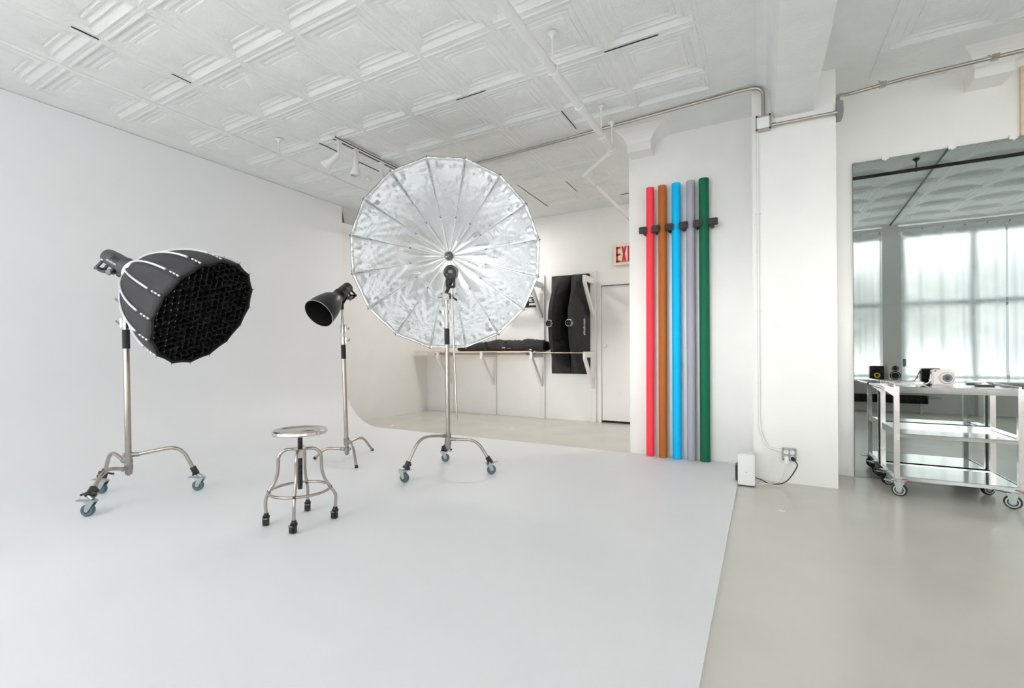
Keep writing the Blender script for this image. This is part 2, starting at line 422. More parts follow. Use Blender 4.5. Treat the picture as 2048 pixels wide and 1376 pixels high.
# speakers on the sill
def speaker(x0,x1,lab,body,kind):
    t = thing('desk_speaker',lab,'speaker',((x0+x1)/2,-.5,.56))
    zt = .805
    MB().box((x0,-.555,.562),(x1,-.45,zt)).build('cabinet',body,t,bevel=.008)
    cx = (x0+x1)/2
    def disc(c,r,name,ma,d=.006):
        MB().lathe([(0,d*.2),(r*.35,d*.4),(r*.8,-d*.3),(r*.92,d),(r,d),(r,-.002)],c,(0,1,0),32).build(name,ma,t)
    if kind == 'k':
        disc((cx,-.449,.645),.062,'woofer','cone'); 
        MB().lathe([(.024,.004),(.044,.010),(.046,.004),(.03,.001)],(cx,-.447,.645),(0,1,0),32,closed=True).build('yellow_cone','yellow',t)
        disc((cx,-.449,.755),.026,'tweeter','cone')
    else:
        disc((cx,-.449,.645),.074,'woofer','cone'); disc((cx,-.449,.765),.048,'tweeter','cone')
speaker(1.645,1.845,'black desk speaker with a yellow ringed cone on the window sill, seen in the mirror','black','k')
speaker(1.90,2.085,'white desk speaker with two black cones on the window sill, seen in the mirror','spkw','w')
m = MB().box((2.10,-.50,.80),(2.14,-.46,.93))
tag(m.build('switch_box','greybox',bevel=.004),'small grey box fixed beside the plaster pier, seen in the mirror','box')
# outdoors: ground and trees
g = MB().box((-40,-60,-6.2),(40,YF-3,-6)).build('street_ground','brickout',smooth=False); struct(g)
def tree(x,y,h,r,lab,dens=360):
    t = thing('street_tree',lab,'tree',(x,y,-6),'trees outside the studio windows')
    MB().tube([(x,y,-6),(x+.1,y,-3),(x,y,h-r*.5)],[.25,.2,.1],10).build('trunk','wood',t)
    m = MB(); rnd = random.Random(int(x*10))
    for k in range(dens):
        a = rnd.uniform(0,2*PI); b = rnd.uniform(-1,1); q = r*rnd.uniform(.3,1)**.6
        c = (x+q*math.cos(a)*math.sqrt(1-b*b), y+q*math.sin(a)*math.sqrt(1-b*b), h+q*b)
        m.ball(c, rnd.uniform(.06,.20), (1,1,rnd.uniform(.5,.9)), seg=6)
    m.build('foliage','leaf',t)
for k_,(x_,y_,h_,r_) in enumerate([(-1.9,-5.2,2.5,1.35),(.6,-5.6,2.3,1.45),(3.3,-5.4,2.35,1.7)]):  # mirror shows foliage; crowns placed and sized to dim sun on the windows
    tree(x_,y_,h_,r_,'leafy tree added out of view to shade the left studio windows')
tree(-4.9,-5.3,2.5,1.3,'leafy tree added out of view to shade the left studio windows',200)  # extra unseen tree, added to dim the left end of the studio

# ------------------------------------------------------------------ mirror
t = thing('wall_mirror','large frameless mirror on the right wall, reflecting curtained windows','mirror',(1.8,4.81,0))
MB().box((.680,4.800,.002),(3.1,4.806,2.652)).build('mirror_glass','mirror',t,smooth=False)
MB().box((.679,4.806,.001),(3.101,4.819,2.653)).build('backing','black',t,smooth=False)
for x in (.897,1.31,1.653,2.3):
    m = MB(); m.box((x-.022,4.792,2.640),(x+.022,4.82,2.672)); m.box((x-.008,4.788,2.632),(x+.008,4.799,2.645))
    m.build('mirror_clip','white',t,smooth=False)

# ------------------------------------------------------------------ light stands
def lerp(a,b,t): return V(a)*(1-t)+V(b)*t
def wheel(cx, direc, r, w, parent, tread, core, name='wheel'):
    d = V(direc).normalized(); side = V((-d.y,d.x,0))
    m = MB(); m.lathe([(r*.45,-w/2*.9),(r*.8,-w/2),(r*.97,-w/2*.8),(r,0),(r*.97,w/2*.8),(r*.8,w/2),(r*.45,w/2*.9)],cx,side,28)
    m.lathe([(0,-w*.42),(r*.3,-w*.42),(r*.34,-w*.3),(r*.62,-w*.3),(r*.62,w*.3),(r*.34,w*.3),(r*.3,w*.42),(0,w*.42)],cx,side,24,mi=1)
    m.lathe([(r*.6,-w*.53),(r*.78,-w*.53),(r*.78,w*.53),(r*.6,w*.53)],cx,side,24,mi=2,closed=True)
    return m.build(name,[tread,core,core],parent)
def stand_caster(t, foot, legdir, trail, clampA, clampB):
    # clamp on the leg end, sleeve, swivel fork, wheel with brake
    foot = V(foot)
    c = MB(); a = V(clampA); b_ = V(clampB); c.cyl(a,b_,.021,.021,16)
    d = (b_-a).normalized(); s = V((-d.y,d.x,0)).normalized()
    c.obox(lerp(a,b_,.35)+s*.022,(s,d,s.cross(d)),(.014,.010,.012)); c.obox(lerp(a,b_,.8)+s*.024,(s,d,s.cross(d)),(.016,.010,.013))
    c.cyl(lerp(a,b_,.5)-s*.015,lerp(a,b_,.5)-s*.06+V((0,0,-.02)),.006,.007,8)
    c.build('foot_clamp','black',t)
    R = .039; tr = V(trail).normalized()
    wc = V((foot.x,foot.y,R+.013)); top = wc-tr*.026+V((0,0,.062))
    k = MB(); k.cyl(b_-d*.005,top+V((0,0,.004)),.013,.016,14); k.cyl(top+V((0,0,.004)),top-V((0,0,.006)),.024,.024,18)
    side = V((-tr.y,tr.x,0))
    for sg in (-1,1):
        o = side*sg*.018
        P = [top-tr*.022+V((0,0,-.004)),top+tr*.024+V((0,0,-.004)),wc+tr*.014+V((0,0,.0)),wc+tr*.0+V((0,0,-.012)),wc-tr*.014]
        k.stack([[p+o-side*.0015 for p in P],[p+o+side*.0015 for p in P]])
    k.obox(top+V((0,0,-.006)),(tr,side,(0,0,1)),(.024,.02,.002))
    root = k.build('caster','zinc',t)
    br = MB(); br.obox(top+tr*.055+V((0,0,.0)),(tr+V((0,0,.12)),side,(0,0,1)),(.034,.019,.0022)); br.obox(top+tr*.03+V((0,0,-.008)),(tr,side,(0,0,1)),(.012,.016,.006))
    br.build('brake_pedal','zinc',root)
    wheel(wc,tr,R,.026,root,'teal','greyrub')
def light_stand(lab, base, top, legs, zs, casters, grip, collars, thin_from, knobdir):
    t = thing('light_stand', lab, 'light stand', (base[0],base[1],0), 'steel studio light stands')
    B = V(base); T = V(top)
    def at(z):
        k = (z-B.z)/(T.z-B.z); return B+(T-B)*k
    z0 = min(zs)-.03
    m = MB(); m.cyl(at(z0-.02),at(grip[0]+.01),.0195,.0195,24); m.build('lower_column','steel',t)
    MB().cyl(at(grip[0]),at(grip[1]),.0225,.0225,24).build('grip_sleeve','blackm',t)
    m = MB(); m.cyl(at(grip[1]-.01),at(collars[0][1]),.0175,.0175,20)
    m.cyl(at(collars[0][0]),at(collars[1][0]+.01),.0145,.0145,20); m.cyl(at(collars[1][0]),at(T.z-.08),.0115,.0115,18); m.cyl(at(T.z-.10),T,.008,.008,14)
    m.build('riser','chrome',t)
    kd = V(knobdir).normalized()
    for a,b_ in collars:
        m = MB(); m.cyl(at(a),at(b_),.0225,.0225,22); m.obox(at((a+b_)/2)+kd*.024,(kd,(-kd.y,kd.x,0),(0,0,1)),(.012,.008,(b_-a)*.42))
        m.build('collar','chrome',t)
    for a,b_ in collars:
        c = at((a+b_)/2)+kd*.036; s = V((-kd.y,kd.x,0))
        k = MB(); k.cyl(c,c+kd*.022,.004,.004,8); k.bar(c+kd*.022+s*.018+V((0,0,.014)),c+kd*.022-s*.018-V((0,0,.010)),.006,.014); k.ball(c+kd*.022,.009,seg=8)
        k.build('wing_knob','chrome',t)
    # bracket hub
    m = MB(); 
    for z in zs: m.cyl(at(z-.018),at(z+.018),.026,.026,24)
    m.cyl(at(min(zs)-.05),at(min(zs)-.018),.020,.024,20); m.ball(at(min(zs)-.05),.012,seg=10)
    m.ball(at(zs[0])+kd*.03,.014,seg=10)
    for z,l in zip(zs,legs):
        d = V((l['foot'][0]-B.x,l['foot'][1]-B.y,0)).normalized(); m.cyl(at(z),at(z)+d*.065,.0175,.0155,16)
    m.build('bracket_hub','hubmetal',t)
    for z,l in zip(zs,legs):
        f = V((l['foot'][0],l['foot'][1],0)); d = f-V((B.x,B.y,0)); L = d.length; d.normalize()
        s = at(z)+d*.05; kn = V((B.x,B.y,0))+d*L*l['k']; kn.z = l['kz']
        e = V((B.x,B.y,0))+d*L*l['e']; e.z = l['ez']
        MB().tube(fillet([s,kn,e],.13,10),.0128,16).build('leg','steel',t)
        if casters:
            dd = (e-kn).normalized(); tr = l['trail']
            stand_caster(t,f,d,tr,e-dd*.012,e+dd*.052)
        else:
            dd = (e-kn).normalized(); MB().cyl(e-dd*.004,e+dd*.016,.0150,.0150,16).build('rubber_foot','rubber',t)
    return t
LB = (-4.062,1.610,.20); LT = (-4.087,1.597,1.60)
light_stand('wheeled steel light stand carrying the grid-covered softbox, left in the studio', LB, LT,
    [dict(foot=(-3.802,1.946),k=.74,kz=.365,e=.93,ez=.185,trail=(-.7,-.5,0)),
     dict(foot=(-4.367,1.562),k=.66,kz=.345,e=.86,ez=.185,trail=(-.6,-.3,0)),
     dict(foot=(-3.832,1.302),k=.60,kz=.28,e=.90,ez=.175,trail=(-.75,-.55,0))],
    [.322,.276,.232], True, (1.098,1.236), [(1.25,1.325),(1.42,1.475)], 0, (-.85,-.5,0))
CB = (-2.415,3.264,.22); CT = (-2.424,3.257,1.56)
light_stand('wheeled steel light stand in front of the large silver umbrella', CB, CT,
    [dict(foot=(-2.547,2.852),k=.66,kz=.365,e=.92,ez=.165,trail=(.9,.1,0)),
     dict(foot=(-2.058,3.401),k=.66,kz=.305,e=.92,ez=.15,trail=(.5,.6,0)),
     dict(foot=(-2.683,3.581),k=.66,kz=.31,e=.92,ez=.165,trail=(.7,.5,0))],
    [.341,.306,.27], True, (1.132,1.272), [(1.285,1.33),(1.40,1.43)], 0, (-.85,-.3,0))
MBs = (-3.603,3.205,.10); MT = (-3.637,3.178,1.50)
light_stand('steel light stand with plain rubber feet holding the bell reflector', MBs, MT,
    [dict(foot=(-3.894,3.061),k=.66,kz=.125,e=.97,ez=.030,trail=(1,0,0)),
     dict(foot=(-3.252,3.003),k=.60,kz=.215,e=.98,ez=.030,trail=(1,0,0)),
     dict(foot=(-3.675,3.615),k=.58,kz=.20,e=.98,ez=.030,trail=(1,0,0))],
    [.115,.205,.175], False, (1.004,1.142), [(1.15,1.22),(1.26,1.34)], 0, (.85,.5,0))

# ------------------------------------------------------------------ strobe heads
def text_mesh(txt, size, origin, xdir, ydir, ma, name, parent, depth=.0006):
    cu = bpy.data.curves.new(name,'FONT'); cu.body = txt; cu.size = size; cu.extrude = depth; cu.align_x = 'CENTER'; cu.align_y = 'CENTER'
    ob = bpy.data.objects.new(name, cu); C.objects.link(ob)
    dg = bpy.context.evaluated_depsgraph_get(); dg.update()
    me = bpy.data.meshes.new_from_object(ob.evaluated_get(dg)); C.objects.unlink(ob); bpy.data.objects.remove(ob)
    X_ = V(xdir).normalized(); Y_ = V(ydir).normalized(); Z_ = X_.cross(Y_)
    off = parent_loc(parent)
    for v in me.vertices:
        p = V(origin)+X_*v.co.x+Y_*v.co.y+Z_*v.co.z; v.co = p-off
    me.materials.clear(); me.materials.append(M[ma])
    o = bpy.data.objects.new(name, me); C.objects.link(o); o.parent = parent; return o
def strobe(lab, A, n, mount, sback, sfront, ref=(0,0,1), matn='strobe', side=1, textside=1, r=.060):
    A = V(A); n, x, y = frame(n, ref)       # x horizontal side, y up-ish
    t = thing('strobe_head', lab, 'studio flash', tuple(A), 'studio flash heads')
    L = sback
    MB().lathe([(0,-L+.004),(r*.72,-L),(r*.86,-L+.006),(r*.93,-L+.02),(r*.95,-L+.07),(r,-L+.075),(r,-.01),(r*1.1,.0),(r*1.12,.03),(r*1.02,.045),(r*1.02,sfront*.75),(r*.9,sfront),(0,sfront)],A,n,40).build('body',matn,t)
    m = MB()
    for k in range(3): m.lathe([(r*1.02,sfront*.45+k*.011),(r*1.07,sfront*.45+.003+k*.011),(r*1.02,sfront*.45+.006+k*.011)],A,n,36)
    m.build('mount_ring','black',t)
    # vent slots on the sides
    m = MB()
    for sg in (1,-1):
        for a in range(4):
            for k in range(5):
                ang = .25+a*.16; c = A+n*(-L+.10+k*.013)+(x*math.cos(ang)*sg+y*math.sin(ang))*(r*1.0)
                rad = (x*math.cos(ang)*sg+y*math.sin(ang)); m.obox(c,(n,n.cross(rad),rad),(.0035,.004,.0012))
    m.build('vent','black',t)
    # handle hanging under the rear
    P = [A-n*(L-.02)-y*r*.75, A-n*(L+.004)-y*(r*1.0+.052), A-n*(L-.07)-y*(r*1.0+.050), A-n*(L-.13)-y*(r*.9)]
    m = MB()
    for sg in (-1,1):
        q = [p+x*sg*.030 for p in P]; m.tube(fillet(q,.03,5),.0105,10)
    m.tube([P[1]+x*.034-y*.000,P[1]-x*.034-y*.000],.0115,10)
    m.build('handle',matn,t)
    # rear panel: screen, buttons, dial
    m = MB(); c = A-n*(L+.001)
    m.obox(c+y*.016,(x,y,n),(.018,.012,.002),0)
    m.build('display','greyrub',t)
    m = MB(); m.lathe([(0,-.010),(.013,-.010),(.014,0)],c-y*.022,n,20); m.obox(c-y*.002+x*.013,(x,y,n),(.003,.002,.003)); m.obox(c-y*.002-x*.013,(x,y,n),(.003,.002,.003)); 
    m.build('control_dial','black',t)
    m = MB(); m.ball(c-y*.008+x*.030*side,.0042,seg=8); m.build('indicator_lamp','white',t)
    # tilt bracket to the stand, with star knob
    mt = V(mount); b0 = A-n*.02-y*(r+.004)
    m = MB(); m.obox(b0-y*.006,(x,n,y),(.018,.05,.010)); m.tube([b0-y*.012,lerp(b0,mt,.5),mt+V((0,0,.01))],[.018,.016,.014],14); m.cyl(mt+V((0,0,.025)),mt-V((0,0,.035)),.017,.017,16)
    m.cyl(mt+x*.0,mt-x*.035*side,.006,.006,8)
    m.build('tilt_bracket','black',t)
    kc = b0-y*.022+x*.034*side-n*.03
    m = MB(); m.cyl(b0-y*.02-n*.03,kc,.006,.006,8)
    vs0 = []
    for k in range(36):
        a = 2*PI*k/36; rr = .020+.003*math.cos(6*a); vs0.append((rr*math.cos(a),rr*math.sin(a)))
    m.stack([[kc+n*u+y*w for u,w in vs0],[kc+x*.014*side+n*u+y*w for u,w in vs0]])
    m.build('tilt_knob','greyrub',t)
    sd = x*textside
    if textside:
        rad = (sd*math.cos(.12)-y*math.sin(.12)).normalized(); 
        c = A-n*(L-.115)+rad*(r+.0008)
        yd = rad.cross(n)*(1 if rad.cross(n).dot(y) > 0 else -1)
        xd = yd.cross(rad)
        text_mesh('elinchrom',.022,c,xd,yd,'white','brand_mark',t)
        m = MB(); m.obox(c-n*.075+yd*-.02,(n,yd,rad),(.008,.004,.001)); m.build('label_patch','white',t)
    return t
LA = (-4.069,1.590,1.699); LN = (.80265,.34863,-.48395)
strobe('grey flash head behind the grid-covered softbox, handle hanging at its rear', LA, LN, LT, .165, .10, textside=-1, side=-1)
MA = (-3.652,3.173,1.643); MN = (.0981,-.7911,-.6037)
strobe('black flash head fitted with the black bell reflector', MA, MN, (-3.642,3.182,1.525), .15, .075, matn='black', textside=0, r=.056)
n_u = V((.55469,-.80447,-.21247))
CA = V((-2.308,3.157,1.728))+V((-n_u.x,-n_u.y,-n_u.z))*.17
strobe('black flash head aimed into the silver umbrella, display side out', tuple(CA), (-n_u.x,-n_u.y,-n_u.z), (-2.424,3.257,1.575), .17, .10, matn='black', textside=0)

# ------------------------------------------------------------------ deep softbox with honeycomb grid
def softbox():
    A = V(LA); n = V(LN).normalized(); a = V((0,0,1)).cross(n).normalized(); b_ = n.cross(a)
    S1 = .7136; R = .4138; ph = 1.7893; N = 16
    t = thing('octagonal_softbox','deep charcoal softbox with white ribs and a black honeycomb grid over its face','softbox',tuple(A+n*.35))
    S0 = .10; R0 = .078
    def rib(k, u):
        th = ph+2*PI*k/N; s = S0+(S1-S0)*u; r = R0+(R-R0)*(1-(1-u)**2.0)**.92
        return A+n*s+(a*math.cos(th)+b_*math.sin(th))*r
    nu = 14; nv = 4
    m = MB(); ml = MB()
    for k in range(N):
        for tgt,off in ((m,0),):
            vs = []
            for i in range(nu+1):
                u = i/nu
                for j in range(nv+1):
                    v = j/nv; p = lerp(rib(k,u),rib(k+1,u),v)
                    ax = A+n*(S0+(S1-S0)*u); rad = (p-ax).normalized()
                    p = p-rad*(.012*math.sin(PI*v)*math.sin(PI*min(1,u*1.1)))+rad*random.uniform(-.0015,.0015)*(0 if j in (0,nv) else 1)
                    vs.append(p)
            fs = [(i*(nv+1)+j,(i+1)*(nv+1)+j,(i+1)*(nv+1)+j+1,i*(nv+1)+j+1) for i in range(nu) for j in range(nv)]
            tgt.add(vs, fs)
    o = m.build('shell','greycloth',t,angle=50)
    md = o.modifiers.new('thick','SOLIDIFY'); md.thickness = .004; md.offset = -1
    m = MB()
    for k in range(N):
        pts = []
        for i in range(17):
            u = i/17*.86; p = rib(k,u); ax = A+n*(S0+(S1-S0)*u); pts.append(p+(p-ax).normalized()*.004)
        m.tube(pts,[.0055+.002*i/16 for i in range(17)],6)
        for u in (.885,.93,.975):
            p = rib(k,u-.012); q = rib(k,u+.012); ax = A+n*S1; m.tube([p+(p-ax).normalized()*.004,q+(q-ax).normalized()*.004],.006,6)
    m.build('rib_piping','piping',t)
    MB().lathe([(.066,S0-.035),(.082,S0-.03),(.084,S0+.01),(.066,S0+.012)],A,n,32,closed=True).build('speed_ring','white',t)
    # grid lip: scalloped black band and grid
    m = MB(); lip = []
    for k in range(N*4):
        th = ph+2*PI*k/(N*4); f = k%4; rr = R*(math.cos(PI/N)/math.cos((((k/4)%1)-.5)*2*PI/N))-(.006*math.sin(PI*(f/4)))
        e = (a*math.cos(th)+b_*math.sin(th)); lip.append((e,rr))
    rings = [[A+n*(S1-.035)+e*(q-.008) for e,q in lip],[A+n*(S1-.001)+e*(q+.004) for e,q in lip],[A+n*(S1+.008)+e*(q+.004) for e,q in lip],[A+n*(S1+.008)+e*(q-.014) for e,q in lip],[A+n*(S1-.045)+e*(q-.02) for e,q in lip]]
    L = len(lip); vs = [p for r_ in rings for p in r_]; fs = [(i*L+k,i*L+(k+1)%L,(i+1)*L+(k+1)%L,(i+1)*L+k) for i in range(4) for k in range(L)]
    m.add(vs, fs)
    for k in range(N):                       # little cord tips at the corners
        e = a*math.cos(ph+2*PI*k/N)+b_*math.sin(ph+2*PI*k/N); p = A+n*(S1+.004)+e*R
        m.tube([p,p+e*.018+n*.004],.0016,5)
    m.build('grid_border','grid',t)
    # honeycomb strips
    m = MB(); cell = .047; rot = .35; gx = a*math.cos(rot)+b_*math.sin(rot); gy = n.cross(gx); Ri = R-.012
    for d1,d2 in ((gx,gy),(gy,gx)):
        k = -9
        while k <= 9:
            c = k*cell
            if abs(c) < Ri*.985:
                h = math.sqrt(Ri*Ri-c*c); q = int(max(2,2*h/.0235)); pts = []
                for i in range(q+1):
                    s = -h+2*h*i/q; w = .0035*(1 if (i+k)%2 else -1) if 0 < i < q else 0
                    pts.append((s,w))
                vs = []
                for s,w in pts:
                    p = A+d2*s+d1*(c+w); vs += [p+n*(S1+.004),p+n*(S1-.038)]
                m.add(vs,[(2*i,2*i+1,2*i+3,2*i+2) for i in range(len(pts)-1)])
            k += 1
    o = m.build('honeycomb_grid','grid',t,smooth=False); md = o.modifiers.new('thick','SOLIDIFY'); md.thickness = .0025; md.offset = 0
    m = MB(); m.lathe([(0,S1-.046),(R-.022,S1-.046)],A,n,64); m.build('front_diffuser','diff',t)
softbox()
# bell reflector on the middle stand
t = thing('bell_reflector','black bell-shaped reflector with a thin silver rim, tilted down','reflector',tuple(V(MA)+V(MN)*.2))
S1 = .3545; R = .1438; n = V(MN).normalized()
pr_ = [(.062,.050),(.064,.075),(.071,.092),(.090,.115),(.107,.15),(.121,.20),(.132,.25),(.139,.30),(R,S1)]
MB().lathe(pr_,MA,MN,56).build('shell','reflector',t)
MB().lathe([(0,.085),(.04,.085)]+[(r_-.003,s_+.001) for r_,s_ in pr_[2:]],MA,MN,56).build('inner_surface','refin',t)
MB().lathe([(R-.003,S1-.002),(R-.003,S1+.003),(R+.002,S1+.003),(R+.002,S1-.002)],MA,MN,64,closed=True).build('rim','chrome',t)

# ------------------------------------------------------------------ silver umbrella
def umbrella():
    hub = V((-2.898,3.939,2.080)); cr = V((-2.556,3.443,1.949)); n = (cr-hub).normalized(); R = .8777; N = 16
    a = V((0,0,1)).cross(n).normalized(); b_ = n.cross(a); D = (cr-hub).length
    t = thing('photo_umbrella','large open silver-lined photographic umbrella with sixteen ribs','umbrella',tuple(hub))
    def P(th, u, back=0):
        r = R*u; s = D*(u**1.75)
        # inward normal roughly -radial/axis mix
        e = a*math.cos(th)+b_*math.sin(th)
        return hub+n*s+e*r-(n*1.0-e*(1.2*u)).normalized()*back
    th0 = PI/2+PI/N
    nu = 34; nv = 14
    m = MB(); mo = MB()
    for k in range(N):
        rnd = random.Random(k*5+1); w1 = rnd.uniform(0,6); w2 = rnd.uniform(0,6)
        vs = []
        for i in range(nu+1):
            u = .03+.97*i/nu
            for j in range(nv+1):
                v = j/nv; A_ = P(th0+2*PI*k/N,u); B_ = P(th0+2*PI*(k+1)/N,u); p = lerp(A_,B_,v)
                e = (p-hub-n*(p-hub).dot(n)).normalized(); nn = (n-e*(1.2*u)).normalized()
                g = -.040*math.sin(PI*v)*(u**1.2)*(1.0-u)*1.9
                # folds fanning from both rim corners
                for (vv,sg) in ((v,w1),(1-v,w2)):
                    dx = vv*.345*u; dy = (1.02-u)*.95; ang = math.atan2(dx,dy+1e-4); dist = math.hypot(dx,dy)
                    g += .011*math.sin(ang*30+sg)*math.exp(-dist*4.2)*min(1,vv*8)*min(1,.15+(1-u)*14)
                g += .0004*math.sin(u*60+w1+3*math.sin(v*5+w2))*math.sin(PI*v)*u
                sc = 1.0
                q = hub+n*(p-hub).dot(n)+e*((p-hub)-n*(p-hub).dot(n)).length*sc
                vs.append(q+nn*g)
        fs = [(i*(nv+1)+j,(i+1)*(nv+1)+j,(i+1)*(nv+1)+j+1,i*(nv+1)+j+1) for i in range(nu) for j in range(nv)]
        m.add(vs, fs)
    o = m.build('canopy',['silver','blackm'],t,angle=24)
    md = o.modifiers.new('thick','SOLIDIFY'); md.thickness = .0015; md.offset = 0
    # black backing cloth
    m = MB()
    for k in range(N):
        vs = []
        for i in range(13):
            u = .03+.966*i/12
            for j in range(3): vs.append(lerp(P(th0+2*PI*k/N,u,.012*(1-u*.9)+.004),P(th0+2*PI*(k+1)/N,u,.012*(1-u*.9)+.004),j/2))
        m.add(vs,[(i*3+j,(i+1)*3+j,(i+1)*3+j+1,i*3+j+1) for i in range(12) for j in range(2)])
    # move behind the bulge of the lining
    for q in range(len(m.v)):
        e = m.v[q]-hub; e = e-n*e.dot(n); u = e.length/R; e = e.normalized() if e.length > 0 else a
        m.v[q] = m.v[q]-(n-e*(1.2*u)).normalized()*.03*(1-u**6)
    m.build('backing_cloth','blackm',t,angle=30)
    m = MB(); rim = []
    for k in range(N):
        A_ = P(th0+2*PI*k/N,1.0); B_ = P(th0+2*PI*(k+1)/N,1.0)
        for j in range(6):
            v = j/6; p = lerp(A_,B_,v); e = (p-cr).normalized(); rim.append(p-n*.001)
    m.tube(rim,.0022,6,closed=True); m.build('rim_edging','black',t)
    for k in range(N):
        th = th0+2*PI*k/N
        pts = [P(th,u,-.012) for u in (.05,.12,.2,.28,.36,.44)]
        m = MB(); m.tube(pts,.0046,8)
        for q in (.445,): m.ball(P(th,q,-.010),.0075,seg=8,mi=1)
        m.tube([P(th,.44+.56*i/10,-.002*(1-i/12)) for i in range(11)],.0012,6,mi=0)
        m.ball(P(th,1.0,0)+ (P(th,1.0)-cr).normalized()*.003,.0075,seg=8,mi=1)
        m.build('rib',['whitep','greyrub'],t)
    m = MB(); m.lathe([(0,.05),(.012,.05),(.014,.03),(.024,.028),(.026,.016),(.022,.004),(.012,-.02),(0,-.03)],hub,n,32)
    for k in range(N):
        th = th0+2*PI*k/N; e = a*math.cos(th)+b_*math.sin(th); m.obox(hub+n*.03+e*.036,(e,n.cross(e),n),(.014,.0022,.005))
    m.build('hub','greyrub',t)
    MB().cyl(hub,hub+n*.86,.0045,.0045,12).build('shaft','chrome',t)
umbrella()
# grip head and arm on the centre stand
t = thing('grip_arm','thin steel grip arm hanging down beside the centre light stand','grip arm',(-2.36,3.235,1.556))
m = MB(); c = V((-2.424,3.257,1.545)); sd = V((.86,.45,0)).normalized(); fd = V((.45,-.86,0)).normalized()
m.cyl(c-fd*.03,c+fd*.03,.030,.030,24); m.cyl(c-fd*.038,c+fd*.040,.018,.018,18); m.cyl(V((c.x,c.y,1.49)),V((c.x,c.y,1.58)),.017,.017,16)
m.tube([c-sd*.02,c-sd*.075],.006,8); m.obox(c-sd*.085,(sd,fd,(0,0,1)),(.006,.006,.022)); m.obox(c-sd*.05-V((0,0,.02)),(sd,fd,(0,0,1)),(.010,.010,.014))
m.build('grip_head','chrome',t)
m = MB(); k = V((-2.350,3.232,1.545)); m.cyl(k-sd*.02,k+sd*.012,.022,.022,18); m.tube([k+sd*.0,k+sd*.045+V((0,0,-.035))],[.007,.010],10); m.build('t_handle','black',t)
MB().tube([(-2.342,3.222,1.60),(-2.340,3.221,1.54),(-2.279,3.203,.498)],.0075,14).build('arm','steel',t)

# ------------------------------------------------------------------ stool
def stool():
    cx,cy = -2.535,1.888; z0 = .012
    t = thing('stool','round steel swivel stool on four black casters','stool',(cx,cy,z0))
    MB().lathe([(0,.588),(.105,.586),(.112,.583),(.120,.586),(.135,.590),(.150,.588),(.158,.580),(.160,.568),(.156,.560),(.150,.560),(.150,.572),(0,.574)],(cx,cy,0),(0,0,1),64).build('seat','seat',t)
    m = MB(); m.cyl((cx,cy,.575),(cx,cy,.215),.0135,.0135,16)
    for k in range(34): m.lathe([(.0135,.225+k*.0095),(.0155,.2275+k*.0095),(.0135,.230+k*.0095)],(cx,cy,0),(0,0,1),12)
    m.build('screw_post','rubber',t)
    m = MB(); m.lathe([(.016,.470),(.050,.470),(.054,.466),(.050,.461),(.024,.460),(.024,.41),(.016,.41)],(cx,cy,0),(0,0,1),32,closed=True); m.build('collar_plate','seat',t)
    m = MB(); R = .176; z = .212; m.tube([(cx+R*math.cos(a*2*PI/48),cy+R*math.sin(a*2*PI/48),z) for a in range(48)],.0085,12,closed=True); m.build('foot_ring','steel',t)
    for (dx,dy) in ((-.126,-.134),(.126,-.134),(-.128,.150),(.140,.140)):
        L = math.hypot(dx,dy); ux,uy = dx/L,dy/L; q = L/.19
        P = [(.03,.462),(.085,.466),(.122,.43),(.124,.33),(.140,.27),(.176,.212),(.200*q,.165),(.200*q,.125),(.196*q,.075)]
        MB().tube(fillet([(cx+ux*r,cy+uy*r,z) for r,z in P],.035,4),.0095,14).build('leg','steel',t)
        fx,fy = cx+ux*.196*q,cy+uy*.196*q
        MB().ball((cx+ux*.176,cy+uy*.176,.211),.0125,seg=10).build('weld_joint','stain',t)
        s = MB(); s.cyl((fx,fy,.085),(fx,fy,.066),.013,.016,14); s.cyl((fx,fy,.068),(fx,fy,.056),.021,.019,16)
        tr = V((.35,-.9,0)).normalized() if dx > 0 else V((.7,-.6,0)).normalized(); side = V((-tr.y,tr.x,0)); wc = V((fx,fy,.012+.024))+tr*.010
        s.obox(wc+V((0,0,.022)),(tr,side,(0,0,1)),(.020,.017,.004)); s.obox(wc+side*.016,(tr,side,(0,0,1)),(.012,.002,.020)); s.obox(wc-side*.016,(tr,side,(0,0,1)),(.012,.002,.020))
        c = s.build('caster','black',t)
        wheel(wc,tr,.024,.024,c,'rubber','rubber')
        m = MB(); m.obox(wc+V((0,0,.024))+tr*.022,(tr,side,(0,0,1)),(.004,.012,.0025)); m.build('axle_plate','steel',c)
stool()

# ------------------------------------------------------------------ paper rolls and clips
for xt,xb,r,col,nm in [(-.991,-1.001,.0385,'red','red'),(-.872,-.877,.0405,'brown','brown'),(-.741,-.743,.0420,'cyan','bright cyan blue'),(-.608,-.610,.0400,'lilac','pale lilac grey'),(-.487,-.487,.0455,'green','dark green')]:
    m = MB(); yb = 4.752; yt = 4.757; zb = .014; zt = 2.72
    d = (V((xt,yt,zt))-V((xb,yb,zb))).normalized(); A = V((xb,yb,zb)); Lh = (V((xt,yt,zt))-A).length
    m.lathe([(r-.006,.0),(r,.0),(r,Lh),(r-.006,Lh),(r-.012,Lh-.002),(r-.016,Lh-.12),(r-.016,.1),(r-.012,.002)],A,d,48,closed=True)
    o = m.build('paper_roll',col,None,angle=40)
    tag(o,'tall %s background paper roll leaning on the white wall' % nm,'paper roll','rolls of background paper')
labs = ['left of the red roll','between the red and brown rolls','between the brown and cyan rolls','between the cyan and grey rolls','between the grey and green rolls','right of the green roll']
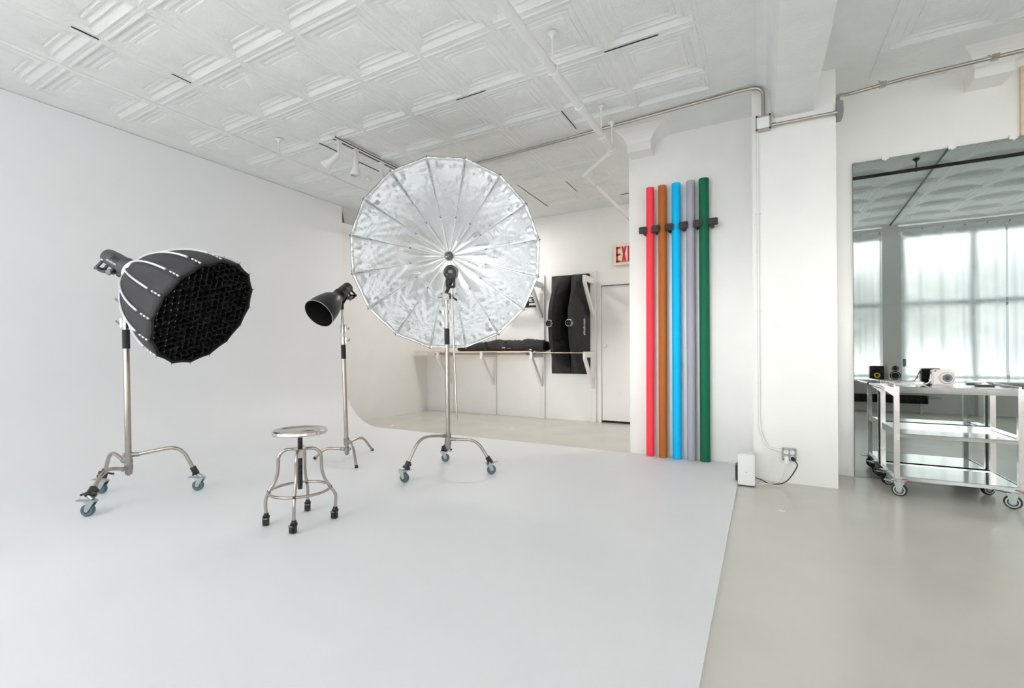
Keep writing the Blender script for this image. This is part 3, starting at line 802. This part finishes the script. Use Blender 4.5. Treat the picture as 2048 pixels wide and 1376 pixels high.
for k,(x0,x1) in enumerate([(-1.090,-1.018),(-.966,-.888),(-.838,-.760),(-.705,-.625),(-.577,-.497),(-.445,-.362)]):
    z = 2.285; o = MB()
    gc = [-1.046,-.932,-.808,-.675,-.551,-.415][k]; gw = [.016,.016,.013,.014,.012,.016][k]
    poly = [(x0,4.682),(x1,4.682),(x1+.002,4.706),(gc+gw,4.722),(gc+gw,4.82),(gc-gw,4.82),(gc-gw,4.722),(x0-.002,4.706)]
    if k not in (0,5): pass
    o.prism([(a,b_) for a,b_ in poly],z-.032,z+.034,'z')
    ob = o.build('foam_clip','foam',None,bevel=.006)
    tag(ob,'black foam wall clip '+labs[k],'clip','black foam clips holding the paper rolls')

# ------------------------------------------------------------------ white box, outlet and cords
t = thing('white_box','small upright white box on the floor by the pier','box',(-.11,4.12,0))
m = MB(); m.obox((-.116,4.115,.132),((1,-.02,0),(.02,1,0),(0,0,1)),(.060,.065,.122)); m.build('casing','white',t,bevel=.006)
MB().obox((-.186,4.15,.09),((1,0,0),(0,1,0),(0,0,1)),(.012,.045,.065)).build('side_handle','black',t,bevel=.006)
m = MB(); m.obox((-.116,4.0485,.115),((1,-.02,0),(.02,1,0),(0,0,1)),(.004,.001,.0015)); m.obox((-.116,4.12,.005),((1,-.02,0),(.02,1,0),(0,0,1)),(.055,.058,.005)); m.build('marking','black',t)
t = thing('wall_outlet','grey metal double outlet box low on the white pier','outlet',(.183,4.30,.235))
m = MB(); m.box((.133,4.283,.186),(.232,4.315,.286)); m.build('outlet_box','greybox',t,bevel=.003)
for x in (.162,.204):
    for z in (.255,.213):
        m = MB(); m.lathe([(0,.002),(.0155,.002),(.016,0)],(x,4.2825,z),(0,-1,0),24); o = m.build('receptacle','white',t)
        m = MB()
        for dx in (-.005,.005): m.box((x+dx-.001,4.2795,z),(x+dx+.001,4.2805,z+.008))
        m.ball((x,4.280,z-.007),.0022,seg=8); m.build('slot','black',o)
m = MB(); 
for x,z in ((.142,.277),(.222,.277),(.142,.196),(.222,.196)): m.ball((x,4.283,z),.004,seg=8)
m.build('screw','black',t)
t = thing('power_adapter','white power adapter plugged into the left side of the outlet','adapter',(.165,4.27,.205))
MB().box((.149,4.240,.172),(.178,4.2795,.226)).build('adapter_body','white',t,bevel=.004)
for nm,P in (('adapter_cord',[(.160,4.262,.176),(.150,4.262,.12),(.128,4.25,.05),(.10,4.22,.018),(.05,4.20,.010),(.0,4.20,.035),(-.03,4.19,.03),(-.05,4.17,.02)]),('adapter_cord',[(.166,4.262,.176),(.158,4.262,.10),(.115,4.2,.006),(.12,4.14,.005),(.03,4.16,.02),(-.02,4.14,.012),(-.05,4.12,.01)])):
    MB().tube(fillet(P,.03,5),.0022,8).build(nm,'cordw',t)
t = thing('power_cable','black power cable plugged into the right side of the outlet','cable',(.205,4.25,.2))
m = MB(); m.lathe([(0,0),(.013,0),(.0145,.01),(.012,.03),(.006,.035),(0,.036)],(.205,4.2795,.212),(.25,-.9,-.35),20); m.build('plug','rubber',t)
MB().tube(fillet([(.212,4.250,.200),(.232,4.24,.185),(.236,4.24,.16),(.21,4.235,.105),(.17,4.22,.045),(.13,4.20,.018),(.04,4.17,.010),(-.01,4.15,.045),(-.054,4.13,.06)],.03,6),.0042,10).build('cable','rubber',t)

# conduits
EM = 'emt'
m = MB(); m.tube(fillet([(-2.95,4.445,3.232),(-.15,4.268,3.232),(.014,4.268,3.225),(.016,4.290,2.995)],.16,14),.0135,12)
tag(m.build('electrical_conduit',EM),'bare metal conduit along the ceiling, bending down to the box on the pier','conduit','bare metal conduits')
m = MB(); m.tube([(.075,4.290,2.900),(.515,4.292,2.895)],.0135,12); m.cyl((.075,4.29,2.9),(.105,4.29,2.9),.018,.018,12); m.cyl((.488,4.29,2.895),(.505,4.29,2.895),.018,.018,12)
tag(m.build('electrical_conduit',EM),'short level metal conduit across the top of the white pier','conduit','bare metal conduits')
m = MB(); m.tube(fillet([(.530,4.36,2.975),(.528,4.40,3.075),(.60,4.53,3.122),(.95,4.485,3.128),(2.3,4.435,3.128)],.10,10),.0135,12)
for p in ((.83,4.50,3.127),(1.45,4.468,3.128)): m.obox(p,((1,-.05,0),(0,1,0),(0,0,1)),(.02,.018,.018)); m.bar(p,(p[0],p[1]+.14,p[2]+.10),.012,.004)
tag(m.build('electrical_conduit',EM),'metal conduit rising from the pier side and running above the mirror','conduit','bare metal conduits')
t = thing('junction_box','square metal junction box on the front of the white pier','junction box',(.015,4.29,2.93),'metal junction boxes')
m = MB(); m.box((-.040,4.268,2.868),(.070,4.315,2.990)); m.build('box_body','emt',t,bevel=.004)
m = MB(); m.box((-.030,4.264,2.882),(.058,4.268,2.972)); m.build('blank_cover','white',t,bevel=.002)
m = MB()
for x,z in ((-.033,2.984),(.063,2.984),(-.033,2.874),(.063,2.874)): m.cyl((x,4.268,z),(x,4.262,z),.007,.007,10)
m.build('screw','black',t)
t = thing('junction_box','small metal junction box wrapped on the right edge of the pier','junction box',(.535,4.36,2.93),'metal junction boxes')
m = MB(); m.box((.509,4.290,2.862),(.553,4.40,2.985)); m.build('box_body','greybox',t,bevel=.005)
m = MB(); m.box((.553,4.31,2.90),(.558,4.38,2.95)); m.build('blank_cover','zinc',t)
m = MB(); m.tube(fillet([(-.028,4.298,2.868),(-.026,4.298,.42),(.03,4.298,.272),(.134,4.30,.262)],.16,12),.0095,12)
for z in (2.2,1.4,.8): m.obox((-.027,4.305,z),((1,0,0),(0,1,0),(0,0,1)),(.018,.010,.006))
m.cyl((.10,4.30,.263),(.134,4.30,.262),.013,.013,12)
tag(m.build('electrical_conduit','whitep',None),'white painted conduit running down the pier to the floor outlet','conduit')

# ------------------------------------------------------------------ hanging pipes
def hanger(t, x, y, zp, rp, flange=True):
    m = MB(); m.tube([(x,y,CZ-.004),(x,y,zp+rp+.01)],.0055,8)
    if flange: m.lathe([(0,CZ),(.034,CZ),(.034,CZ-.006),(.018,CZ-.016),(.010,CZ-.04),(0,CZ-.04)],(x,y,0),(0,0,1),20)
    m.tube([(x+(rp+.005)*math.cos(a),y,zp+(rp+.005)*math.sin(a)) for a in [PI*.5+2*PI*k/16 for k in range(16)]],.0045,8,closed=True)
    m.obox((x,y,zp+rp+.010),((1,0,0),(0,1,0),(0,0,1)),(.009,.006,.010))
    m.build('pipe_hanger','whitep',t)
t = thing('sprinkler_pipe','thick white pipe hung under the ceiling with a jog near the tall wall','pipe',(-1.25,2.5,3.0),'white pipes hung under the ceiling')
m = MB(); m.tube([(-1.262,-.52,3.0),(-1.252,4.34,3.0)],.030,20); m.tube([(-1.252,4.34,3.0),(-1.700,4.80,3.0)],.026,20); m.tube([(-1.700,4.80,3.0),(-1.690,YB,3.0)],.024,20)
m.build('pipe_run','whitep',t)
m = MB(); m.ball((-1.252,4.34,3.0),.042,seg=16); m.cyl((-1.252,4.28,3.0),(-1.252,4.33,3.0),.037,.037,20); m.cyl((-1.268,4.357,3.0),(-1.30,4.39,3.0),.034,.034,20)
m.build('fitting','whitep',t); m = MB(); m.ball((-1.700,4.80,3.0),.034,seg=14); m.cyl((-1.70,4.81,3.0),(-1.70,4.84,3.0),.031,.031,18)
m.build('fitting','whitep',t); m = MB(); m.cyl((-1.258,3.42,3.0),(-1.255,3.50,3.0),.038,.038,20); m.cyl((-1.257,3.45,3.03),(-1.257,3.45,3.07),.014,.014,12)
m.build('fitting','whitep',t)
for y,x in ((1.4,-1.26),(2.90,-1.255),(3.98,-1.253),(4.31,-1.252)): hanger(t,x,y,3.0,.031)
hanger(t,-1.70,5.12,3.0,.025); hanger(t,-1.69,6.45,3.0,.025)
t = thing('thin_ceiling_pipe','thin white pipe hung along the ceiling above the cyclorama wall','pipe',(-4.33,3,3.09),'white pipes hung under the ceiling')
MB().tube([(-4.33,-.52,3.095),(-4.33,6.78,3.08)],.011,12).build('pipe_run','whitep',t)
for y in (1.2-.4,2.985,4.2): hanger(t,-4.33,y,3.085,.012)
m = MB(); m.cyl((-4.33,3.60,3.09),(-4.33,3.68,3.09),.02,.02,14); m.cyl((-4.33,3.64,3.09),(-4.33,3.64,3.14),.012,.006,10); m.ball((-4.35,3.6,3.07),.018,seg=8); m.build('fitting','whitep',t)
# small hook beside the left pipe, bare
t = thing('ceiling_pipe','dark iron pipe hung across the ceiling, seen only in the mirror','pipe',(3,2.8,3.13))
MB().tube([(.5,2.8,3.13),(6.95,2.8,3.13)],.020,14).build('pipe_run','ironpipe',t)
for x in (1.55,3.4,5.2):
    m = MB(); m.tube([(x,2.8,CZ-.002),(x,2.8,3.13)],.006,8); m.lathe([(0,CZ),(.034,CZ),(.034,CZ-.006),(.012,CZ-.03),(0,CZ-.03)],(x,2.8,0),(0,0,1),18); m.tube([(x,2.8+.026*math.cos(2*PI*k/14),3.13+.026*math.sin(2*PI*k/14)) for k in range(14)],.004,6,closed=True)
    m.build('pipe_hanger','ironpipe',t)
tag(MB().tube([(1.72,3.95,3.238),(1.95,-.5,3.238)],.010,10).build('ceiling_conduit','ironpipe'),'thin dark conduit running across the ceiling toward the windows, seen in the mirror','conduit')
# ------------------------------------------------------------------ track lights
t = thing('lighting_track','white ceiling lighting track with a black slot','track',(-3.78,4.1,CZ),)
m = MB(); m.box((-3.80,3.19,CZ-.034),(-3.76,5.3,CZ+.002)); m.build('rail','whitep',t,smooth=False)
MB().box((-3.812-.000,3.20,CZ-.030),(-3.7995,5.29,CZ-.008)).build('track_slot','crack',t,smooth=False)
MB().box((-3.7605,3.20,CZ-.022),(-3.7590,5.29,CZ-.012)).build('track_slot','crack',t,smooth=False)
MB().box((-3.790,3.20,CZ-.0355),(-3.772,5.29,CZ-.0335)).build('track_slot','crack',t,smooth=False)
def spot(y, ax, lab, neck=.075, ax2=None):
    t = thing('track_spotlight',lab,'spotlight',(-3.78,y,CZ-.04),'white track spotlights')
    m = MB(); m.box((-3.80,y-.03,CZ-.060),(-3.76,y+.03,CZ-.034)); m.build('track_adapter','whitep',t,bevel=.004)
    p0 = V((-3.78,y,CZ-.06)); e = V(ax2 or (0,0,-1)).normalized(); p1 = p0+e*neck
    MB().tube([p0,p1],.009,10).build('neck','whitep',t)
    a = V(ax).normalized()
    MB().lathe([(0,-.03),(.020,-.028),(.030,-.012),(.031,.07),(.033,.085),(.036,.10),(.052,.135),(.056,.15),(.056,.165),(.050,.167)],p1+a*.02,a,32).build('lamp_housing','whitep',t)
    MB().lathe([(0,.160),(.03,.159),(.050,.150)],p1+a*.02,a,28).build('bulb_face','bulb',t)
spot(3.262,(-.66,-.36,-.66),'white track spotlight nearest the camera, tilted toward the left wall',.11,(-.1,.05,-1))
spot(3.485,(.0,.0,-1),'second white track spotlight from the near end, pointing straight down',.06)
spot(3.864,(.15,-.12,-1),'third white track spotlight, beside the umbrella edge',.075)
spot(4.141,(.2,.0,-1),'white track spotlight mostly hidden behind the silver umbrella',.07)

# ------------------------------------------------------------------ wall rack
t = thing('wall_rack','white timber wall rack with triangular brackets on the back wall','rack',(-3.5,6.74,0))
ux = [-2.268,-3.127,-4.035,-4.925]
for k,x in enumerate(ux):
    MB().box((x-.045,YB-.038,0),(x+.045,YB,2.305)).build('upright','rack',t,smooth=False,bevel=.003)
    for z in (1.07,2.185) :
        m = MB(); m.box((x-.02,6.345,z-.085),(x+.02,YB-.038,z)); m.prism([(6.345,z-.085),(6.405,z-.085),(YB-.038,z-.50),(YB-.038,z-.56),(YB-.075,z-.56),(6.345,z-.11)],x-.019,x+.019,'x')
        m.build('bracket','rack',t,smooth=False,bevel=.002)
m = MB()
for x in (-2.268,-3.127):
    for z in (2.27,2.24,1.60): m.cyl((x+.01,YB-.038,z),(x+.01,YB-.040,z),.004,.004,8)
m.build('screw','greyrub',t)
tag(MB().box((-5.44,6.37,1.0705),(-3.06,6.745,1.084)).build('shelf_board','ply',smooth=False),'long thin plywood shelf board lying on the wall rack brackets','shelf')
m = MB(); m.tube([(-5.0,6.383,1.040),(-3.06,6.383,1.040)],.011,10)
tag(m.build('hanging_rod','greyrub'),'dark rod fixed under the front of the plywood shelf','rod')
m = MB(); m.tube([(-3.10,6.352,1.055),(-2.29,6.352,1.055)],.012,12)
tag(m.build('hanging_rod','steel'),'bare steel rod in front of the two hanging strip softboxes','rod')
t = thing('spring_clamp','small black clamp gripping the end of the plywood shelf','clamp',(-3.10,6.37,1.05))
m = MB(); m.obox((-3.12,6.372,1.06),((1,0,-.3),(0,1,0),(.3,0,1)),(.014,.02,.05)); m.obox((-3.17,6.372,1.035),((1,0,0),(0,1,0),(0,0,1)),(.05,.012,.012)); m.build('jaw','black',t,bevel=.003)
m = MB(); m.obox((-3.135,6.36,1.105),((1,0,0),(0,1,0),(0,0,1)),(.018,.012,.005)); m.build('label_tab','white',t)
# strip softboxes stored on edge
def strip_box(x0,x1,lab,brand=False,curve=0):
    z0,z1 = .728,2.262; yb = 6.744; D = .435; cz = 1.490; cx = (x0+x1)/2; side = .05
    t = thing('strip_softbox',lab,'softbox',(cx,yb,cz),'black strip softboxes stored on the wall rack')
    m = MB(); n = 24; prof = [-1,-.55,-.16,.16,.55,1]
    vs = []
    for i in range(n+1):
        w = -1+2*i/n; z = cz+(z1-cz)*w if w > 0 else cz+(cz-z0)*w
        d = D*(1-abs(w)**2.4)
        for p in prof:
            q = 1-max(0,(abs(p)-.16)/.84)
            y = yb-side-d*(q**.85)
            vs.append((cx+(x1-x0)/2*p*(1-.05*abs(w)**4),y+.006*math.sin(9*w+p*3+x0),z))
        vs.append((x1,yb,z)); vs.append((x0,yb,z))
    L = len(prof)+2
    fs = [(i*L+k,(i+1)*L+k,(i+1)*L+(k+1)%L,i*L+(k+1)%L) for i in range(n) for k in range(L)]
    fs += [tuple(range(L)),tuple(n*L+k for k in range(L-1,-1,-1))]
    m.add(vs,fs).build('fabric_shell','cloth',t,angle=40)
    yr = yb-side-D
    hexo = [(cx+.060*math.cos(PI/3*k),cz+.060*math.sin(PI/3*k)) for k in range(6)]; 
    m = MB(); m.prism(hexo,yr-.012,yr+.03,'y'); m.lathe([(.052,0),(.052,.045),(.040,.045),(.040,0)],(cx,yr+.01,cz),(0,-1,0),32,closed=True)
    m.build('speed_ring','chrome',t,bevel=.003)
    MB().lathe([(0,.012),(.044,.014),(.046,.050),(.038,.052),(.036,.03),(0,.028)],(cx,yr+.01,cz),(0,-1,0),28).build('ring_opening','black',t)
    if brand:
        w = .0; xx = cx+(x1-x0)/2*.80; q = 1-(.80-.16)/.84
        yy = yb-side-D*(q**.85)
        X_ = V((0,0,1)); 
        nrm = V(((D*.85)/(.84*(x1-x0)/2)*.6,-1,0)).normalized(); Yd = nrm.cross(X_)
        text_mesh('elinchrom',.062,(xx+.012,yy-.03,1.44),(0,0,1),Yd,'white','brand_mark',t,.001)
strip_box(-2.935,-2.61,'left one of two tall black strip softboxes stored upright on the wall rack')
strip_box(-2.608,-2.314,'right one of two tall black strip softboxes, with a white brand mark along its side',True)
# gear hanging behind the umbrella edge
t = thing('folded_tripod','folded black tripod legs resting on the upper rack bracket','tripod',(-3.35,6.55,1.9))
m = MB()
for k,z in enumerate((1.80,1.86,1.93,2.00)):
    m.tube([(-3.72,6.60-.02*k,z),(-3.155,6.60-.02*k,z)],.020 if k in (0,3) else .012,12)
m.build('leg','black',t)
m = MB(); m.tube([(-3.32,6.58,1.96),(-3.24,6.58,2.05),(-3.22,6.60,2.18)],.02,10); m.box((-3.21,6.55,1.88),(-3.152,6.62,1.91)); m.box((-3.35,6.56,1.79),(-3.30,6.64,2.02)); m.build('strap','blackm',t)
m = MB(); m.tube([(-3.6,6.575,1.895),(-3.156,6.575,1.895)],.006,8); m.build('centre_rod','chrome',t)
# equipment bag on the shelf
t = thing('equipment_bag','long slumped black equipment bag lying on the plywood shelf','bag',(-3.8,6.55,1.085))
m = MB(); n = 40; k_ = 16; rings = []; rnd = random.Random(3)
for i in range(n+1):
    u = i/n; x = -4.55+1.59*u; hgt = .115+.06*min(1,u*2.2)+.008*math.sin(u*17)+.006*math.sin(u*31+1)+.005*math.sin(u*57); hgt *= min(1,(1-u)*30+.8)
    wd = .15+.015*math.sin(u*11); ring = []
    for j in range(k_):
        a = 2*PI*j/k_; c_ = math.cos(a); s_ = math.sin(a)
        yy = 6.56+wd*(abs(c_)**.7)*(1 if c_ > 0 else -1); zz = 1.086+hgt*(.5+.5*(abs(s_)**.6)*(1 if s_ > 0 else -1))
        zz += (.007*math.sin(u*47+j*1.3)+.005*math.sin(u*90+j*2))*(1 if s_ > 0 else 0)
        ring.append((x,yy+.008*math.sin(u*37+j),zz))
    rings.append(ring)
m.stack(rings).build('bag_body','cloth',t,angle=60)
m = MB()
for x in (-3.98,-3.62): m.box((x-.025,6.405,1.09),(x+.025,6.42,1.24))
m.box((-3.62,6.39,1.135),(-3.50,6.405,1.15)); m.build('strap','blackm',t)
m = MB(); m.box((-3.66,6.385,1.128),(-3.60,6.40,1.148)); m.box((-3.56,6.385,1.122),(-3.50,6.40,1.130)); m.build('buckle','chrome',t)

# ------------------------------------------------------------------ exit sign
t = thing('exit_sign','white EXIT sign with red letters on the back wall, cut by the near wall','sign',(-1.75,6.76,2.5))
MB().box((-1.945,6.745,2.350),(-1.53,YB,2.665)).build('sign_face','exitw',t,bevel=.004)
m = MB(); yy0,yy1 = 6.7405,6.7455; zb,zt = 2.392,2.622; s = .026
x = -1.903; m.box((x,yy0,zb),(x+s,yy1,zt))
for z in (zb,(zb+zt)/2-s/2,zt-s): m.box((x,yy0,z),(x+.066,yy1,z+s))
x = -1.823; w = .072
m.prism([(x,zb),(x+s,zb),(x+w,zt),(x+w-s,zt)],yy0,yy1,'y'); m.prism([(x+w-s,zb),(x+w,zb),(x+s,zt),(x,zt)],yy0-.0005,yy1,'y')
x = -1.732; m.box((x,yy0,zb),(x+s,yy1,zt))
x = -1.688; m.box((x,yy0,zt-s),(x+.078,yy1,zt)); m.box((x+.026,yy0,zb),(x+.052,yy1,zt))
m.build('letters','exitr',t,smooth=False)

# ------------------------------------------------------------------ utility cart
def cart():
    x0,x1,y0,y1 = .845,1.527,4.304,4.772; w = .032
    t = thing('utility_cart','three-tier stainless steel utility cart standing before the mirror','cart',(1.17,4.44,0))
    for x in (x0,x1-w):
        for y in (y0,y1-w):
            MB().box((x,y,.122),(x+w,y+w,.802)).build('leg','cart',t,bevel=.002)
    for z,lip,top in ((.800,.016,True),(.458,.026,False),(.146,.006,False)):
        m = MB(); m.box((x0+w*.5,y0+.004,z-.004),(x1-w*.5,y1-.004,z))
        m.box((x0+w,y0+.001,z-(.044 if top else .026)),(x1-w,y0+.006,z-.003)); m.prism([(y0+.001,z-.004),(y0+.006,z),(y0+.012,z),(y0+.006,z-.008)],x0+w,x1-w,'x'); m.box((x0+w,y1-.006,z-.026),(x1-w,y1-.001,z+lip))
        for x in (x0+.004,x1-.009): m.box((x,y0+w,z-.026),(x+.005,y1-w,z+lip))
        m.build('shelf',['tray'],t,smooth=False)
    # side rails and slanted push handle on the left
    m = MB(); m.bar((x1-.012,y0+.03,.800),(x1-.012,y1-.02,.806),.012,.030); m.bar((x0+.010,y0+.03,.800),(x0+.010,y1-.02,.806),.010,.026); m.build('side_rail','cart',t)
    m = MB()
    for y in (y0+.004,y1-.010): m.prism([(x0,.796),(x0-.066,.796),(x0-.069,.784),(x0,.728)],y,y+.005,'y')
    m.build('handle_bracket','cart',t)
    MB().tube([(x0-.062,y0-.003,.788),(x0-.062,y1-.004,.790)],.0115,16).build('push_handle','chrome',t)
    for x,y,tr,br in ((x0+.03,y0+.012,V((.25,-.9,0)),1),(x1-.058,y0+.012,V((.35,-.7,0)),1),(x0+.025,y1-.13,V((-.5,.8,0)),1),(x1-.075,y1-.12,V((.1,-.9,0)),0)):
        tr.normalize()
        # the wheel plane stands nearly across the view, so its flat side shows
        d = V((.93,-.36,0)).normalized() if y < 4.4 else V((.9,.43,0)).normalized(); side = V((-d.y,d.x,0)); wc = V((x,y,.046))
        k = MB(); k.obox((x,y,.118),(d,side,(0,0,1)),(.042,.034,.003)); k.cyl((x,y,.117),(x,y,.104),.026,.026,18)
        for sg in (-1,1):
            o = side*sg*.017
            P = [V((x,y,.106))-d*.030,V((x,y,.106))+d*.030,wc+d*.013+V((0,0,-.004)),wc+V((0,0,-.014)),wc-d*.013+V((0,0,-.004))]
            k.stack([[p+o-side*.0015 for p in P],[p+o+side*.0015 for p in P]])
        k.obox((x,y,.105),(d,side,(0,0,1)),(.030,.018,.002))
        root = k.build('caster','zinc',t)
        wheel(wc,d,.046,.028,root,'rubber','zinc')
        m = MB(); m.obox((x+.035,y-.036,.1225),((1,0,0),(0,1,0),(0,0,1)),(.018,.003,.0012)); m.build('red_washer','exitr',root)
        if br:
            m = MB(); m.obox(V((x,y,.103))-d*.058,(d-V((0,0,.15)),side,(0,0,1)),(.030,.020,.0022)); m.build('brake_pedal','zinc',root)
cart()
# instant camera on the cart
def instax():
    x0,x1 = 1.139,1.270; y0,y1 = 4.630,4.685; z0,z1 = .8005,.9195
    t = thing('instant_camera','beige instant camera with a round dark lens on the top tray','camera',(1.205,4.66,z0))
    MB().box((x0,y0,z0),(x1,y1,z1)).build('camera_body','cam',t,bevel=.008)
    cx,cz = 1.221,.855
    MB().lathe([(0,.022),(.036,.022),(.041,.016),(.045,.010),(.046,0)],(cx,y0+.003,cz),(0,-1,0),48).build('lens_mount','cam',t)
    MB().lathe([(0,.026),(.011,.026),(.015,.0225),(.028,.024),(.031,.020)],(cx+.002,y0+.003,cz),(0,-1,0),40).build('lens_ring','lensring',t)
    MB().lathe([(0,.029),(.008,.0285),(.012,.0255),(.0,.0255)],(cx+.002,y0+.003,cz),(0,-1,0),24).build('lens','lens',t)
    MB().box((1.241,y0-.002,.901),(1.265,y0+.002,.915)).build('flash_window','white',t,bevel=.001)
    m = MB(); m.box((1.152,y0-.0015,.903),(1.162,y0+.001,.912)); m.box((1.172,y0-.001,.904),(1.174,y0+.001,.910)); m.build('viewfinder','black',t)
    m = MB(); m.box((x0-.003,y0+.01,.878),(x0+.001,y1-.01,.898)); m.box((x1-.001,y0+.02,.878),(x1+.004,y0+.03,.886)); m.build('strap_lug','black',t)
    m = MB(); m.box((x0+.004,y1-.001,z0+.004),(x1-.004,y1+.006,z1-.006)); m.box((x0+.01,y1+.004,z0+.02),(x0+.06,y1+.012,z0+.06)); m.build('film_door','strobe',t,bevel=.002)
    yb = y0
    m = MB(); m.ball((x0-.012,yb,.838),.0085,seg=12)
    m.tube(fillet([(x0-.002,yb+.02,.888),(x0-.008,yb+.01,.866),(x0-.012,yb,.840),(x0-.022,yb-.01,.818),(x0-.050,yb-.02,.8045)],.012,4),.0038,8)
    m.tube(fillet([(x0-.050,yb-.02,.8045),(x0-.085,yb+.03,.803),(x0-.15,yb+.05,.803),(x0-.19,yb+.03,.803),(x0-.16,yb,.803),(x0-.12,yb-.01,.803),(x0-.15,yb-.04,.803),(x0-.17,yb-.06,.803),(x0-.13,yb-.06,.803),(x0-.052,yb-.022,.803)],.03,5),.0014,6)
    m.build('wrist_strap','cordw',t)
instax()
t = thing('smartphone','dark flat phone lying near the right end of the top tray','phone',(1.45,4.66,.8005))
MB().obox((1.440,4.660,.8055),((1,.1,0),(-.1,1,0),(0,0,1)),(.046,.036,.0045)).build('phone_body','black',t,bevel=.003)
MB().obox((1.440,4.660,.8102),((1,.1,0),(-.1,1,0),(0,0,1)),(.042,.032,.0004)).build('screen','lens',t,smooth=False)

# ------------------------------------------------------------------ added fill lamps, out of view, to brighten the alcove
def fill_lamp(x, y, e, lab):
    t = thing('fill_lamp',lab,'fill lamp',(x,y,CZ),'added round fill lamps in the alcove')
    MB().lathe([(.20,.0),(.21,-.01),(.21,-.05),(.19,-.055),(.19,0)],(x,y,CZ),(0,0,1),40,closed=True).build('housing','whitep',t)
    MB().lathe([(0,-.062),(.10,-.06),(.189,-.045)],(x,y,CZ),(0,0,1),40).build('fill_glow_disc','fillglow',t)
    l = bpy.data.lights.new('fill_light','AREA'); l.shape = 'DISK'; l.size = .36; l.energy = e; l.color = (1,.95,.89)
    o = bpy.data.objects.new('fill_light',l); C.objects.link(o); o.location = (0,0,-.07); o.parent = t
fill_lamp(-3.75,5.75,50,'added unseen fill lamp over the alcove, hidden behind the silver umbrella')
fill_lamp(-.35,5.85,36,'added unseen fill lamp behind the near white wall')

# ------------------------------------------------------------------ daylight
w = bpy.data.worlds.new('sky'); bpy.context.scene.world = w; w.use_nodes = True; nt = w.node_tree
bg = nt.nodes['Background']
tc = nt.nodes.new('ShaderNodeTexCoord'); sp = nt.nodes.new('ShaderNodeSeparateXYZ'); cr = nt.nodes.new('ShaderNodeValToRGB')
nt.links.new(tc.outputs['Generated'], sp.inputs[0]); nt.links.new(sp.outputs['Z'], cr.inputs[0]); nt.links.new(cr.outputs[0], bg.inputs[0])
cr.color_ramp.elements[0].position = 0; cr.color_ramp.elements[0].color = (.90,.94,1,1)
cr.color_ramp.elements[1].position = .8; cr.color_ramp.elements[1].color = (.78,.89,1,1)
bg.inputs[1].default_value = 3.0
def sun(name, d, e, ang, col):
    l = bpy.data.lights.new(name,'SUN'); l.energy = e; l.angle = math.radians(ang); l.color = col
    o = bpy.data.objects.new(name,l); o.rotation_euler = V(d).to_track_quat('-Z','Y').to_euler(); o.location = (2,-8,4); C.objects.link(o); return o
sun('low_hazy_sun',(.12,.98,-.10),62,22,(1,.985,.97))

# ------------------------------------------------------------------ camera
cam = bpy.data.cameras.new('camera'); co = bpy.data.objects.new('camera',cam); C.objects.link(co)
yaw,pit,rol = .498736,.0048764,-.0034965
fw = V((-math.sin(yaw)*math.cos(pit),math.cos(yaw)*math.cos(pit),math.sin(pit))); r0 = V((math.cos(yaw),math.sin(yaw),0)); u0 = r0.cross(fw)
r = r0*math.cos(rol)+u0*math.sin(rol); u = -r0*math.sin(rol)+u0*math.cos(rol)
mw = Matrix((( r.x,u.x,-fw.x,0),( r.y,u.y,-fw.y,0),( r.z,u.z,-fw.z,H),(0,0,0,1)))
co.matrix_world = mw
cam.sensor_width = 36; cam.lens = 919.884/2048*36; cam.shift_y = 13.05/2048; cam.clip_start = .05; cam.clip_end = 200
S = bpy.context.scene; S.camera = co
S.view_settings.view_transform = 'Standard'; S.view_settings.look = 'None'; S.view_settings.gamma = 1; S.view_settings.use_curve_mapping = False
S.view_settings.exposure = -0.83
S.cycles.use_denoising = True
S.cycles.max_bounces = 9; S.cycles.diffuse_bounces = 6; S.cycles.glossy_bounces = 5; S.cycles.transparent_max_bounces = 10
S.cycles.use_adaptive_sampling = True; S.cycles.adaptive_threshold = .06; S.cycles.adaptive_min_samples = 12
S.cycles.sample_clamp_indirect = 8
